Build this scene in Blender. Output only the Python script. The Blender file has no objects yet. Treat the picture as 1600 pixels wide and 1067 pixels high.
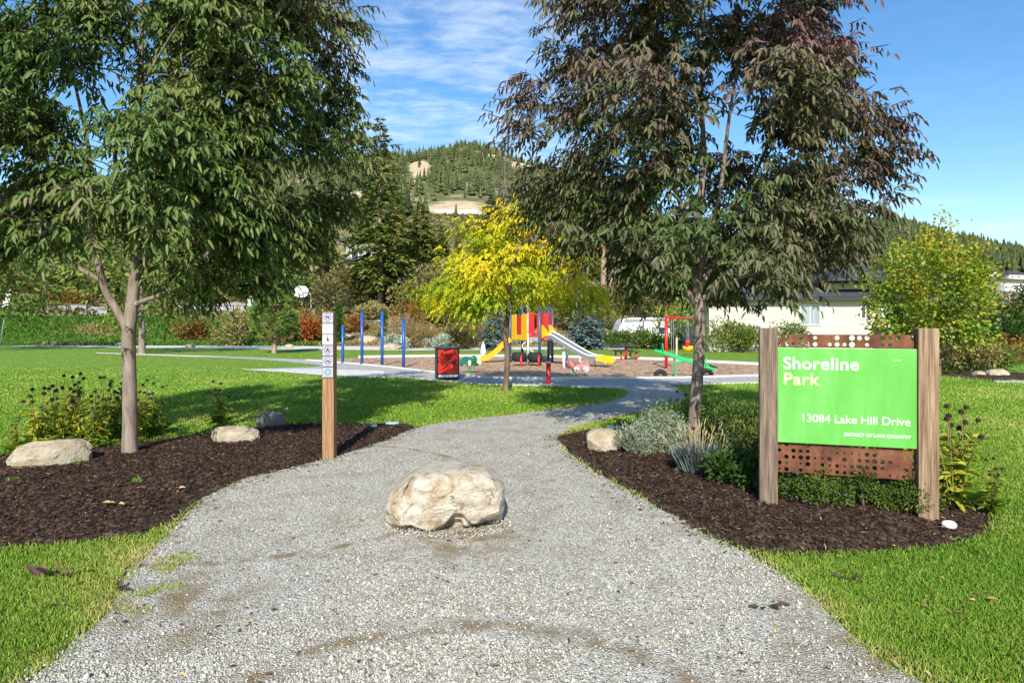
import bpy, bmesh, math, random
import numpy as np
from mathutils import Vector, Matrix, noise
from mathutils.geometry import tessellate_polygon
R = math.radians
rng = np.random.default_rng(11)
random.seed(11)
S = bpy.context.scene
COL = S.collection

# ------------------------------------------------------------------ camera
CAM_H, F, HY = 1.6, 1000.0, 505.0
cd = bpy.data.cameras.new('camera')
cam = bpy.data.objects.new('camera', cd)
COL.objects.link(cam)
cam.location = (0, 0, CAM_H)
cam.rotation_euler = (R(90), 0, 0)
cd.sensor_width = 36
cd.lens = 36 * F / 1600
cd.shift_y = -(533.5 - HY) / 1600
cd.clip_end = 6000
S.camera = cam

# ------------------------------------------------------------------ sky, sun, exposure
SUN_EL, SUN_AZ = R(34), R(-3)          # the sun stands behind the camera
w = bpy.data.worlds.new('World')
S.world = w
w.use_nodes = True
nt = w.node_tree
nt.nodes.clear()


def wn(t, **k):
    n = nt.nodes.new(t)
    for a, b in k.items():
        setattr(n, a, b)
    return n


def wl(a, b):
    nt.links.new(a, b)


def wmath(op, a, b=None, c=None):
    n = wn('ShaderNodeMath', operation=op)
    for i, v in enumerate((a, b, c)):
        if v is None:
            continue
        if isinstance(v, (int, float)):
            n.inputs[i].default_value = v
        else:
            wl(v, n.inputs[i])
    return n.outputs[0]


sky = wn('ShaderNodeTexSky', sky_type='NISHITA', sun_disc=False)
sky.sun_elevation = SUN_EL
sky.sun_rotation = math.pi + SUN_AZ
sky.air_density, sky.dust_density, sky.ozone_density = 1.0, 0.35, 2.0
hs = wn('ShaderNodeHueSaturation')
hs.inputs['Saturation'].default_value = 1.27
hs.inputs['Value'].default_value = 1.12
wl(sky.outputs[0], hs.inputs['Color'])
tc = wn('ShaderNodeTexCoord')
sx = wn('ShaderNodeSeparateXYZ')
wl(tc.outputs['Generated'], sx.inputs[0])
dx, dy, dz = sx.outputs
den = wmath('ADD', wmath('MAXIMUM', dz, 0.0), 0.10)
px_, py_ = wmath('DIVIDE', dx, den), wmath('DIVIDE', dy, den)
cx = wn('ShaderNodeCombineXYZ')
wl(px_, cx.inputs[0]); wl(py_, cx.inputs[1])


def wnoise(vec, scale, loc, sc, detail=6, rough=.6, dist=0.0, rot=0):
    m = wn('ShaderNodeMapping')
    m.inputs['Location'].default_value = loc
    m.inputs['Scale'].default_value = sc
    m.inputs['Rotation'].default_value = (0, 0, rot)
    wl(vec, m.inputs['Vector'])
    n = wn('ShaderNodeTexNoise')
    n.inputs['Scale'].default_value = scale
    n.inputs['Detail'].default_value = detail
    n.inputs['Roughness'].default_value = rough
    n.inputs['Distortion'].default_value = dist
    wl(m.outputs[0], n.inputs['Vector'])
    return n.outputs['Fac']


def wramp(v, a, b):
    n = wn('ShaderNodeMapRange', interpolation_type='SMOOTHSTEP')
    n.inputs[1].default_value, n.inputs[2].default_value = a, b
    wl(v, n.inputs[0])
    return n.outputs[0]


c1 = wnoise(cx.outputs[0], 2.3, (3.1, .7, 0), (1, 1.5, 1), 8, .62, .6, R(20))
c2 = wnoise(cx.outputs[0], 9.0, (1.1, 4.7, 0), (1, 1.9, 1), 5, .6, .4, R(-15))
# a thin cloud field in the middle of the view, streaks low on the right
u_ = wmath('DIVIDE', dx, wmath('MAXIMUM', dy, .02))
mid = wmath('SUBTRACT', 1.0, wramp(wmath('ABSOLUTE', wmath('ADD', u_, .12)), .08, .40))
mid = wmath('MULTIPLY', mid, wramp(dz, .12, .22))
v_ = wmath('DIVIDE', dz, wmath('MAXIMUM', dy, .02))
cx2 = wn('ShaderNodeCombineXYZ')
wl(u_, cx2.inputs[0]); wl(v_, cx2.inputs[1])
c3 = wnoise(cx2.outputs[0], 3.0, (5.3, 2.6, 0), (1, 9, 1), 6, .55, .3, R(-14))
low = wmath('MULTIPLY', wramp(u_, .3, .65), wmath('SUBTRACT', 1.0, wramp(v_, .10, .26)))
dens = wmath('MULTIPLY', wramp(wmath('ADD', wmath('MULTIPLY', c1, .62), wmath('MULTIPLY', c2, .38)), .36, .68), wmath('MULTIPLY_ADD', mid, .62, .04))
dens = wmath('ADD', dens, wmath('MULTIPLY', wramp(c3, .44, .66), wmath('MULTIPLY', low, .75)))
dens = wmath('MINIMUM', dens, .85)
mx = wn('ShaderNodeMix', data_type='RGBA')
wl(dens, mx.inputs[0])
wl(hs.outputs[0], mx.inputs[6])
mx.inputs[7].default_value = (5.2, 5.9, 6.8, 1)
bgn = wn('ShaderNodeBackground')
bgn.inputs[1].default_value = 0.115
wl(mx.outputs[2], bgn.inputs[0])
out = wn('ShaderNodeOutputWorld')
wl(bgn.outputs[0], out.inputs[0])

sl = bpy.data.lights.new('sun', 'SUN')
sl.energy = 4.4
sl.angle = R(0.5)
sl.color = (1.0, .95, .86)
so = bpy.data.objects.new('sun', sl)
COL.objects.link(so)
sdir = Vector((math.sin(SUN_AZ) * math.cos(SUN_EL), -math.cos(SUN_AZ) * math.cos(SUN_EL), math.sin(SUN_EL)))
so.rotation_euler = sdir.to_track_quat('Z', 'Y').to_euler()
so.location = sdir * 40
S.view_settings.view_transform = 'Standard'
S.view_settings.look = 'None'
S.view_settings.exposure = 0.66
S.view_settings.gamma = 1
S.view_settings.use_curve_mapping = False
S.cycles.max_bounces = 5
S.cycles.diffuse_bounces = 3
S.cycles.glossy_bounces = 2
S.cycles.transmission_bounces = 3
S.cycles.transparent_max_bounces = 4


# ------------------------------------------------------------------ helpers
def G(px, py, z=0.0):
    """ground point seen at a pixel of the photo"""
    Y = F * (CAM_H - z) / (py - HY)
    return ((px - 800) * Y / F, Y)


def A(px, py, Y):
    return ((px - 800) * Y / F, Y, CAM_H + (HY - py) * Y / F)


def sstep(a, b, x):
    t = np.clip((x - a) / (b - a), 0, 1)
    return t * t * (3 - 2 * t)


def nrm(v):
    return v / np.maximum(np.linalg.norm(v, axis=-1, keepdims=True), 1e-9)


def mk(name, V, Fs, mat=None, parent=None, t=None, smooth=False):
    V = np.asarray(V, dtype=np.float32)
    if not isinstance(Fs, (list, tuple)):
        Fs = [Fs]
    Fs = [np.asarray(f, dtype=np.int32) for f in Fs if len(f)]
    me = bpy.data.meshes.new(name)
    me.vertices.add(len(V))
    me.vertices.foreach_set('co', V.ravel())
    loops = np.concatenate([f.ravel() for f in Fs])
    tot = np.concatenate([np.full(len(f), f.shape[1], dtype=np.int32) for f in Fs])
    st = np.concatenate([[0], np.cumsum(tot)[:-1]]).astype(np.int32)
    me.loops.add(len(loops))
    me.loops.foreach_set('vertex_index', loops)
    me.polygons.add(len(tot))
    me.polygons.foreach_set('loop_start', st)
    if t is not None:
        a = me.attributes.new('t', 'FLOAT', 'FACE')
        a.data.foreach_set('value', np.asarray(t, dtype=np.float32))
    me.update(calc_edges=True)
    if smooth:
        me.polygons.foreach_set('use_smooth', np.ones(len(tot), dtype=bool))
    if mat:
        me.materials.append(mat)
    o = bpy.data.objects.new(name, me)
    COL.objects.link(o)
    if parent:
        o.parent = parent
    return o


def tag(o, label=None, cat=None, group=None, kind=None):
    if label: o['label'] = label
    if cat: o['category'] = cat
    if group: o['group'] = group
    if kind: o['kind'] = kind
    return o


def thing(name, label, cat, loc=(0, 0, 0), rz=0.0, group=None):
    o = bpy.data.objects.new(name, None)
    COL.objects.link(o)
    o.location = loc
    o.rotation_euler = (0, 0, rz)
    o.empty_display_size = .2
    return tag(o, label, cat, group)


def dup(root, loc, rz=0.0, sc=1.0, label=None, group=None):
    def cp(o, par):
        c = o.copy()
        COL.objects.link(c)
        if par: c.parent = par
        for ch in o.children:
            cp(ch, c)
        return c
    r = cp(root, None)
    r.location = loc
    r.rotation_euler = (0, 0, rz)
    r.scale = (sc, sc, sc) if not isinstance(sc, tuple) else sc
    if label: r['label'] = label
    if group: r['group'] = group
    return r


class MB:
    """a bmesh that collects shapes and becomes ONE object"""
    def __init__(s):
        s.bm = bmesh.new()

    def _add(s, bm2, M):
        bm2.transform(M)
        me = bpy.data.meshes.new('tmp')
        bm2.to_mesh(me)
        bm2.free()
        s.bm.from_mesh(me)
        bpy.data.meshes.remove(me)

    def box(s, c, size, rot=(0, 0, 0), bev=0.0):
        b = bmesh.new()
        bmesh.ops.create_cube(b, size=1)
        bmesh.ops.scale(b, vec=size, verts=b.verts)
        if bev:
            bmesh.ops.bevel(b, geom=b.edges[:], offset=bev, segments=2, affect='EDGES', profile=.5)
        M = Matrix.Translation(c) @ Matrix.Rotation(rot[2], 4, 'Z') @ Matrix.Rotation(rot[1], 4, 'Y') @ Matrix.Rotation(rot[0], 4, 'X')
        s._add(b, M)
        return s

    def tube(s, pts, rad, seg=8, cap=True):
        V, Fq = tube_arrays([np.array(p, float) for p in pts], rad, seg)
        vs = [s.bm.verts.new(v) for v in V]
        for f in Fq:
            s.bm.faces.new([vs[i] for i in f])
        if cap:
            s.bm.faces.new([vs[i] for i in range(seg)][::-1])
            s.bm.faces.new([vs[i] for i in range(len(V) - seg, len(V))])
        return s

    def prism(s, pts, th, M=None):
        """outline pts (x, z) extruded along y from -th/2 to th/2"""
        n = len(pts)
        M = M or Matrix.Identity(4)
        a = [s.bm.verts.new(M @ Vector((p[0], -th / 2, p[1]))) for p in pts]
        b = [s.bm.verts.new(M @ Vector((p[0], th / 2, p[1]))) for p in pts]
        s.bm.faces.new(a); s.bm.faces.new(b[::-1])
        for i in range(n):
            j = (i + 1) % n
            s.bm.faces.new((a[j], a[i], b[i], b[j]))
        return s

    def ring(s, c, r0, r1, th, seg=28, M=None):
        M = M or Matrix.Identity(4)
        rows = []
        for k in range(seg):
            a = 2 * math.pi * k / seg
            row = []
            for r, y in ((r0, -th / 2), (r1, -th / 2), (r1, th / 2), (r0, th / 2)):
                row.append(s.bm.verts.new(M @ Vector((c[0] + r * math.cos(a), c[1] + y, c[2] + r * math.sin(a)))))
            rows.append(row)
        for k in range(seg):
            p, q = rows[k], rows[(k + 1) % seg]
            for i in range(4):
                j = (i + 1) % 4
                s.bm.faces.new((p[i], p[j], q[j], q[i]))
        return s

    def ball(s, c, r, sc=(1, 1, 1), sub=2):
        b = bmesh.new()
        bmesh.ops.create_icosphere(b, subdivisions=sub, radius=r)
        bmesh.ops.scale(b, vec=sc, verts=b.verts)
        s._add(b, Matrix.Translation(c))
        return s

    def torus(s, c, R0, r, M=None, seg=28, sseg=10, arc=(0, 2 * math.pi), sq=1.0):
        M = M or Matrix.Identity(4)
        full = abs(arc[1] - arc[0] - 2 * math.pi) < 1e-4
        n = seg if full else seg + 1
        rows = []
        for k in range(n):
            a = arc[0] + (arc[1] - arc[0]) * k / seg
            rows.append([s.bm.verts.new(M @ Vector((c[0] + (R0 + r * math.cos(b)) * math.cos(a), c[1] + r * sq * math.sin(b), c[2] + (R0 + r * math.cos(b)) * math.sin(a))))
                         for b in [2 * math.pi * i / sseg for i in range(sseg)]])
        for k in range(seg):
            p, q = rows[k], rows[(k + 1) % n]
            for i in range(sseg):
                j = (i + 1) % sseg
                s.bm.faces.new((p[i], q[i], q[j], p[j]))
        if not full:
            s.bm.faces.new(rows[0]); s.bm.faces.new(rows[-1][::-1])
        return s

    def build(s, name, mat, parent=None, smooth=False):
        bmesh.ops.recalc_face_normals(s.bm, faces=s.bm.faces)
        me = bpy.data.meshes.new(name)
        s.bm.to_mesh(me)
        s.bm.free()
        me.materials.append(mat)
        if smooth:
            me.polygons.foreach_set('use_smooth', np.ones(len(me.polygons), dtype=bool))
        o = bpy.data.objects.new(name, me)
        COL.objects.link(o)
        if parent: o.parent = parent
        return o


def tube_arrays(pts, rad, seg=6):
    n = len(pts)
    if np.isscalar(rad):
        rad = [rad] * n
    V = []
    pts = np.array(pts, float)
    T = np.gradient(pts, axis=0)
    T = nrm(T)
    ref = np.array([0, 0, 1.0]) if abs(T[0][2]) < .9 else np.array([1.0, 0, 0])
    x = np.cross(ref, T[0]); x /= np.linalg.norm(x)
    ang = np.arange(seg) * 2 * math.pi / seg
    for i in range(n):
        x = x - T[i] * x.dot(T[i]); x /= max(np.linalg.norm(x), 1e-9)
        y = np.cross(T[i], x)
        V.append(pts[i] + rad[i] * (np.cos(ang)[:, None] * x + np.sin(ang)[:, None] * y))
    V = np.concatenate(V)
    Fq = []
    for i in range(n - 1):
        for k in range(seg):
            a, b = i * seg + k, i * seg + (k + 1) % seg
            Fq.append((a, b, b + seg, a + seg))
    return V, np.array(Fq)


def join_arrays(parts):
    Vs, Fs, o = [], [], 0
    for V, Fq in parts:
        Vs.append(V); Fs.append(Fq + o); o += len(V)
    return np.concatenate(Vs), np.concatenate(Fs)


def blades(P, D, N, L, W, curl=.12, fold=.18):
    """leaf shaped faces: base P, direction D, normal N; two quads each"""
    n = len(P)
    L = np.broadcast_to(np.asarray(L, float), (n,))[:, None]
    W = np.broadcast_to(np.asarray(W, float), (n,))[:, None]
    D = nrm(D)
    N = nrm(N - (N * D).sum(1, keepdims=True) * D)
    Sd = np.cross(D, N)
    v = np.empty((n, 6, 3))
    v[:, 0] = P
    v[:, 1] = P + D * L * .32 + Sd * W * .5 + N * W * fold
    v[:, 2] = P + D * L * .70 + Sd * W * .36 + N * (W * fold - L * curl * .5)
    v[:, 3] = P + D * L - N * L * curl
    v[:, 4] = P + D * L * .70 - Sd * W * .36 + N * (W * fold - L * curl * .5)
    v[:, 5] = P + D * L * .32 - Sd * W * .5 + N * W * fold
    i = np.arange(n)[:, None] * 6
    Fq = np.concatenate([i + np.array([[0, 1, 2, 3]]), i + np.array([[0, 3, 4, 5]])], axis=1).reshape(-1, 4)
    return v.reshape(-1, 3), Fq


def rdir(n, up=0.0):
    v = nrm(rng.normal(size=(n, 3)))
    v[:, 2] += up
    return nrm(v)


def inpoly(x, y, poly):
    poly = np.asarray(poly)
    c = np.zeros(x.shape, bool)
    j = len(poly) - 1
    for i in range(len(poly)):
        xi, yi = poly[i]; xj, yj = poly[j]
        cond = ((yi > y) != (yj > y)) & (x < (xj - xi) * (y - yi) / (yj - yi + 1e-12) + xi)
        c ^= cond
        j = i
    return c


def polydist(x, y, poly):
    poly = np.asarray(poly, float)
    d = np.full(x.shape, 1e9)
    for i in range(len(poly)):
        a, b = poly[i - 1], poly[i]
        ab = b - a
        t = np.clip(((x - a[0]) * ab[0] + (y - a[1]) * ab[1]) / (ab.dot(ab) + 1e-12), 0, 1)
        d = np.minimum(d, np.hypot(x - a[0] - t * ab[0], y - a[1] - t * ab[1]))
    return np.where(inpoly(x, y, poly), d, -d)


def dens_poly(pts, step, jit, seed=0):
    out_ = []
    pts = [Vector((p[0], p[1], 0)) for p in pts]
    n = len(pts)
    for i in range(n):       # catmull-rom
        p0, p1, p2, p3 = pts[i - 1], pts[i], pts[(i + 1) % n], pts[(i + 2) % n]
        L = (p2 - p1).length
        m = max(1, int(L / step))
        sm = L < 8
        for k in range(m):
            t = k / m
            if sm:
                q = .5 * ((2 * p1) + (p2 - p0) * t + (2 * p0 - 5 * p1 + 4 * p2 - p3) * t * t + (3 * p1 - p0 - 3 * p2 + p3) * t ** 3)
                lin = p1.lerp(p2, t)
                q = lin.lerp(q, .6)
            else:
                q = p1.lerp(p2, t)
            nn = noise.noise_vector((q.x * 2.3 + seed, q.y * 2.3, 3.1)) + .5 * noise.noise_vector((q.x * 7 + seed, q.y * 7, 1.1))
            out_.append((q.x + nn.x * jit, q.y + nn.y * jit))
    return out_


def sheet(name, poly, z, mat, kind='structure', label=None):
    vs = [(p[0], p[1], z) for p in poly]
    tris = tessellate_polygon([[Vector(v) for v in vs]])
    o = mk(name, vs, np.array(tris), mat)
    # all faces up
    me = o.data
    if len(me.polygons) and me.polygons[0].normal.z < 0:
        me.flip_normals()
    tag(o, label=label, kind=kind)
    return o


# ------------------------------------------------------------------ materials
def newmat(name):
    m = bpy.data.materials.new(name)
    m.use_nodes = True
    t = m.node_tree
    return m, t, t.nodes['Principled BSDF']


def rampnode(t, cols):
    r = t.nodes.new('ShaderNodeValToRGB')
    e = r.color_ramp.elements
    while len(e) < len(cols):
        e.new(.5)
    for i, c in enumerate(cols):
        p = i / max(1, len(cols) - 1)
        if len(c) == 4:
            p, c = c[0], c[1:]
        e[i].position = p
        e[i].color = (*c, 1)
    return r


def coords(t, mode, scale=(1, 1, 1)):
    if mode == 'World':
        g = t.nodes.new('ShaderNodeNewGeometry').outputs['Position']
    else:
        g = t.nodes.new('ShaderNodeTexCoord').outputs['Object']
    mp = t.nodes.new('ShaderNodeMapping')
    mp.inputs['Scale'].default_value = scale
    t.links.new(g, mp.inputs['Vector'])
    return mp.outputs[0]


def noisemat(name, cols, scale=8, detail=5, rough=.8, bump=.0, bdist=.02, mode='Object', stretch=(1, 1, 1), spec=.3, metal=0.0, lo=.3, hi=.7):
    m, t, b = newmat(name)
    v = coords(t, mode, stretch)
    n = t.nodes.new('ShaderNodeTexNoise')
    n.inputs['Scale'].default_value = scale
    n.inputs['Detail'].default_value = detail
    n.inputs['Roughness'].default_value = .62
    t.links.new(v, n.inputs['Vector'])
    mr = t.nodes.new('ShaderNodeMapRange')
    mr.inputs[1].default_value, mr.inputs[2].default_value = lo, hi
    t.links.new(n.outputs['Fac'], mr.inputs[0])
    r = rampnode(t, cols)
    t.links.new(mr.outputs[0], r.inputs[0])
    t.links.new(r.outputs[0], b.inputs['Base Color'])
    b.inputs['Roughness'].default_value = rough
    b.inputs['Specular IOR Level'].default_value = spec
    b.inputs['Metallic'].default_value = metal
    if bump:
        bp = t.nodes.new('ShaderNodeBump')
        bp.inputs['Strength'].default_value = bump
        bp.inputs['Distance'].default_value = bdist
        t.links.new(n.outputs['Fac'], bp.inputs['Height'])
        t.links.new(bp.outputs[0], b.inputs['Normal'])
    return m


def paint(name, col, rough=.4, var=.12, spec=.5, metal=0.0):
    c0 = tuple(max(0, x * (1 - var)) for x in col)
    c1_ = tuple(min(1, x * (1 + var * .7)) for x in col)
    return noisemat(name, [c0, col, c1_], scale=5, rough=rough, spec=spec, metal=metal, bump=.05, bdist=.004)


def leafmat(name, cols, trans=.3, rough=.55, spec=.3):
    m, t, b = newmat(name)
    a = t.nodes.new('ShaderNodeAttribute')
    a.attribute_name = 't'
    r = rampnode(t, cols)
    t.links.new(a.outputs['Fac'], r.inputs[0])
    t.links.new(r.outputs[0], b.inputs['Base Color'])
    b.inputs['Roughness'].default_value = rough
    b.inputs['Specular IOR Level'].default_value = spec
    if trans:
        tr = t.nodes.new('ShaderNodeBsdfTranslucent')
        t.links.new(r.outputs[0], tr.inputs['Color'])
        mxs = t.nodes.new('ShaderNodeMixShader')
        mxs.inputs[0].default_value = trans
        t.links.new(b.outputs[0], mxs.inputs[1])
        t.links.new(tr.outputs[0], mxs.inputs[2])
        t.links.new(mxs.outputs[0], t.nodes['Material Output'].inputs[0])
    return m


def groundmat(name, cell, cols, patches, patch_scale, bump=.6, bdist=.008, stretch=(1, 1, 1), patch_lo=.5, patch_hi=.7, patch_max=.6, arcs=()):
    """pebbly or chippy ground: voronoi cells with a colour each, stained by large patches"""
    m, t, b = newmat(name)
    v = coords(t, 'World', stretch)
    vo = t.nodes.new('ShaderNodeTexVoronoi')
    vo.inputs['Scale'].default_value = cell
    t.links.new(v, vo.inputs['Vector'])
    sp = t.nodes.new('ShaderNodeSeparateColor')
    t.links.new(vo.outputs['Color'], sp.inputs[0])
    r = rampnode(t, cols)
    t.links.new(sp.outputs[0], r.inputs[0])
    n = t.nodes.new('ShaderNodeTexNoise')
    n.inputs['Scale'].default_value = patch_scale
    n.inputs['Detail'].default_value = 6
    n.inputs['Roughness'].default_value = .65
    t.links.new(coords(t, 'World'), n.inputs['Vector'])
    mr = t.nodes.new('ShaderNodeMapRange')
    mr.inputs[1].default_value, mr.inputs[2].default_value, mr.inputs[4].default_value = patch_lo, patch_hi, patch_max
    t.links.new(n.outputs['Fac'], mr.inputs[0])
    mix = t.nodes.new('ShaderNodeMix'); mix.data_type = 'RGBA'
    fac = mr.outputs[0]
    for (ax, ay, ar, aw) in arcs:      # scuffed tyre tracks
        dn = t.nodes.new('ShaderNodeVectorMath'); dn.operation = 'DISTANCE'
        dn.inputs[1].default_value = (ax, ay, .012)
        t.links.new(t.nodes.new('ShaderNodeNewGeometry').outputs['Position'], dn.inputs[0])
        s1 = t.nodes.new('ShaderNodeMath'); s1.operation = 'SUBTRACT'; s1.inputs[1].default_value = ar
        t.links.new(dn.outputs['Value'], s1.inputs[0])
        s2 = t.nodes.new('ShaderNodeMath'); s2.operation = 'ABSOLUTE'
        t.links.new(s1.outputs[0], s2.inputs[0])
        s3 = t.nodes.new('ShaderNodeMapRange'); s3.inputs[1].default_value, s3.inputs[2].default_value, s3.inputs[3].default_value, s3.inputs[4].default_value = aw * .3, aw, 1.0, 0.0
        t.links.new(s2.outputs[0], s3.inputs[0])
        s4 = t.nodes.new('ShaderNodeMath'); s4.operation = 'MULTIPLY'
        n3 = t.nodes.new('ShaderNodeTexNoise'); n3.inputs['Scale'].default_value = 5.5; n3.inputs['Detail'].default_value = 8
        t.links.new(coords(t, 'World'), n3.inputs['Vector'])
        s6 = t.nodes.new('ShaderNodeMapRange'); s6.inputs[1].default_value, s6.inputs[2].default_value, s6.inputs[4].default_value = .38, .60, .85
        t.links.new(n3.outputs['Fac'], s6.inputs[0])
        t.links.new(s3.outputs[0], s4.inputs[0]); t.links.new(s6.outputs[0], s4.inputs[1])
        s5 = t.nodes.new('ShaderNodeMath'); s5.operation = 'ADD'; s5.use_clamp = True
        t.links.new(fac, s5.inputs[0]); t.links.new(s4.outputs[0], s5.inputs[1])
        fac = s5.outputs[0]
    t.links.new(fac, mix.inputs[0])
    t.links.new(r.outputs[0], mix.inputs[6])
    mix.inputs[7].default_value = (*patches, 1)
    t.links.new(mix.outputs[2], b.inputs['Base Color'])
    b.inputs['Roughness'].default_value = .9
    b.inputs['Specular IOR Level'].default_value = .2
    bp = t.nodes.new('ShaderNodeBump')
    bp.inputs['Strength'].default_value = bump
    bp.inputs['Distance'].default_value = bdist
    bp.invert = True
    t.links.new(vo.outputs['Distance'], bp.inputs['Height'])
    t.links.new(bp.outputs[0], b.inputs['Normal'])
    return m


ARCS = [(-.2, 2.2, 1.17, .10), (-2.4, 6.3, 2.1, .06), (-.35, 4.72, .0, .62), (1.9, 3.2, .0, .7), (-1.9, 3.6, .0, .6)]
M_gravel = groundmat('gravel', 105, [(.12, .11, .088), (.34, .315, .255), (.46, .43, .36), (.56, .53, .45), (.72, .69, .61)], (.24, .175, .095), 2.6, .9, .010, patch_lo=.47, patch_hi=.74, patch_max=.62, arcs=ARCS)
M_finegravel = groundmat('fine_gravel', 40, [(.25, .24, .21), (.40, .385, .35), (.52, .50, .46)], (.30, .26, .2), .8, .5, .006, patch_lo=.5, patch_hi=.75, patch_max=.4)
M_chips = groundmat('wood_chips', 14, [(.16, .09, .05), (.36, .22, .13), (.50, .34, .21), (.58, .42, .28)], (.20, .12, .07), 1.2, 1.0, .03, (1, .6, 1), patch_lo=.5, patch_hi=.75)
M_mulch = groundmat('bark_mulch', 45, [(.014, .009, .006), (.040, .024, .016), (.072, .043, .028), (.13, .082, .054)], (.017, .010, .008), 5, 1.0, .02, (1, .35, 1))
M_concrete = noisemat('pale_concrete', [(.48, .46, .41), (.60, .575, .52), (.68, .655, .60)], 3, rough=.85, mode='World', bump=.1)
M_grassground = noisemat('lawn_turf', [(.058, .120, .012), (.110, .215, .020), (.18, .275, .034), (.26, .31, .06)], 2.6, detail=12, rough=.85, bump=.8, bdist=.03, mode='World', lo=.22, hi=.78, spec=.15)
M_bark_ash = noisemat('grey_bark', [(.10, .075, .055), (.22, .17, .135), (.33, .27, .22)], 14, detail=8, rough=.9, bump=.9, bdist=.02, stretch=(1, 1, .22))
M_bark_brown = noisemat('brown_bark', [(.07, .045, .03), (.17, .11, .075), (.27, .18, .12)], 9, detail=8, rough=.9, bump=.9, bdist=.03, stretch=(1, 1, .3))
M_bark_pine = noisemat('pine_bark', [(.14, .08, .05), (.30, .20, .14), (.40, .29, .21)], 5, detail=8, rough=.9, bump=.7, bdist=.03, stretch=(1, 1, .3))
M_deadwood = noisemat('bleached_wood', [(.22, .17, .14), (.33, .27, .23)], 5, rough=.9)
M_cedar = noisemat('weathered_cedar', [(.075, .038, .017), (.21, .115, .052), (.34, .20, .10), (.44, .29, .165)], 5.0, detail=11, rough=.75, bump=.6, bdist=.006, stretch=(15, 15, .5), lo=.26, hi=.74)
M_greywood = noisemat('grey_timber', [(.045, .031, .022), (.115, .082, .058), (.21, .155, .112), (.38, .285, .19)], 5.5, detail=11, rough=.85, bump=.7, bdist=.006, stretch=(13, 13, .55), lo=.26, hi=.74)
M_posttimber = noisemat('greyed_timber', [(.06, .038, .022), (.17, .108, .064), (.31, .21, .13), (.43, .32, .22)], 4.5, detail=11, rough=.85, bump=.7, bdist=.006, stretch=(14, 14, .5), lo=.26, hi=.74)
M_rust = noisemat('rusted_steel', [(.045, .018, .012), (.10, .037, .02), (.17, .062, .030), (.22, .10, .058)], 5, detail=10, rough=.8, bump=.2, bdist=.002, stretch=(1.6, 1, 1))
M_signgreen = noisemat('sign_green', [(.095, .36, .055), (.115, .41, .068), (.17, .46, .12)], 2.2, detail=7, rough=.35, spec=.4, stretch=(2.5, 1, .6))
M_white = paint('white_paint', (.80, .80, .78), .45, .05)
M_yellowtext = paint('pale_yellow_paint', (.80, .75, .33), .45, .04)
M_black = paint('black_metal', (.012, .012, .013), .45)
M_dark = paint('charcoal_paint', (.03, .03, .032), .5)
M_blue = paint('blue_paint', (.018, .085, .33), .35)
M_slate = paint('slate_blue_paint', (.05, .085, .16), .4)
M_red = paint('red_paint', (.60, .016, .014), .35)
M_yellow = paint('yellow_plastic', (.78, .46, .01), .35)
M_orange = paint('amber_plastic', (.78, .36, .008), .35)
M_green = paint('green_paint', (.008, .42, .13), .35)
M_dkgreen = paint('deep_green_plastic', (.01, .12, .07), .4)
M_cream = paint('cream_plastic', (.75, .68, .42), .5)
M_pink = paint('faded_pink_plastic', (.70, .24, .22), .5)
M_steel = paint('brushed_steel', (.30, .31, .33), .42, .08, .5, .6)
M_galv = paint('galvanised_steel', (.42, .43, .44), .45, .1, .5, .5)
M_rubber = noisemat('tyre_rubber', [(.012, .012, .012), (.03, .03, .03)], 12, rough=.8, bump=.4)
M_stucco = noisemat('cream_stucco', [(.48, .44, .37), (.56, .52, .44)], 2, detail=10, rough=.95, bump=.15)
M_roof = noisemat('dark_shingles', [(.028, .03, .036), (.055, .058, .068), (.085, .088, .098)], 5, detail=8, rough=.85, bump=.4, stretch=(1, 1, 6))
M_trim = paint('white_trim', (.72, .71, .68), .5)
M_sage = noisemat('sage_green_siding', [(.24, .29, .23), (.30, .35, .28)], 4, rough=.8)
M_rv = paint('white_gelcoat', (.80, .80, .80), .25, .03)
M_rvgrey = paint('grey_stripe', (.25, .27, .30), .35)
M_curtain = noisemat('pale_curtain', [(.13, .18, .19), (.40, .46, .46)], 3, rough=.8, stretch=(10, 1, .2))
M_rockwall = noisemat('grey_rock', [(.12, .115, .11), (.30, .29, .28), (.42, .41, .39)], 2.5, detail=10, rough=.95, bump=1, bdist=.15)


def glassmat():
    m, t, b = newmat('window_glass')
    n = t.nodes.new('ShaderNodeTexNoise'); n.inputs['Scale'].default_value = 1.5
    t.links.new(coords(t, 'Object'), n.inputs['Vector'])
    r = rampnode(t, [(.02, .026, .03), (.05, .06, .065)])
    t.links.new(n.outputs['Fac'], r.inputs[0])
    t.links.new(r.outputs[0], b.inputs['Base Color'])
    b.inputs['Roughness'].default_value = .06
    b.inputs['Specular IOR Level'].default_value = .6
    return m


M_glass = glassmat()


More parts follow.
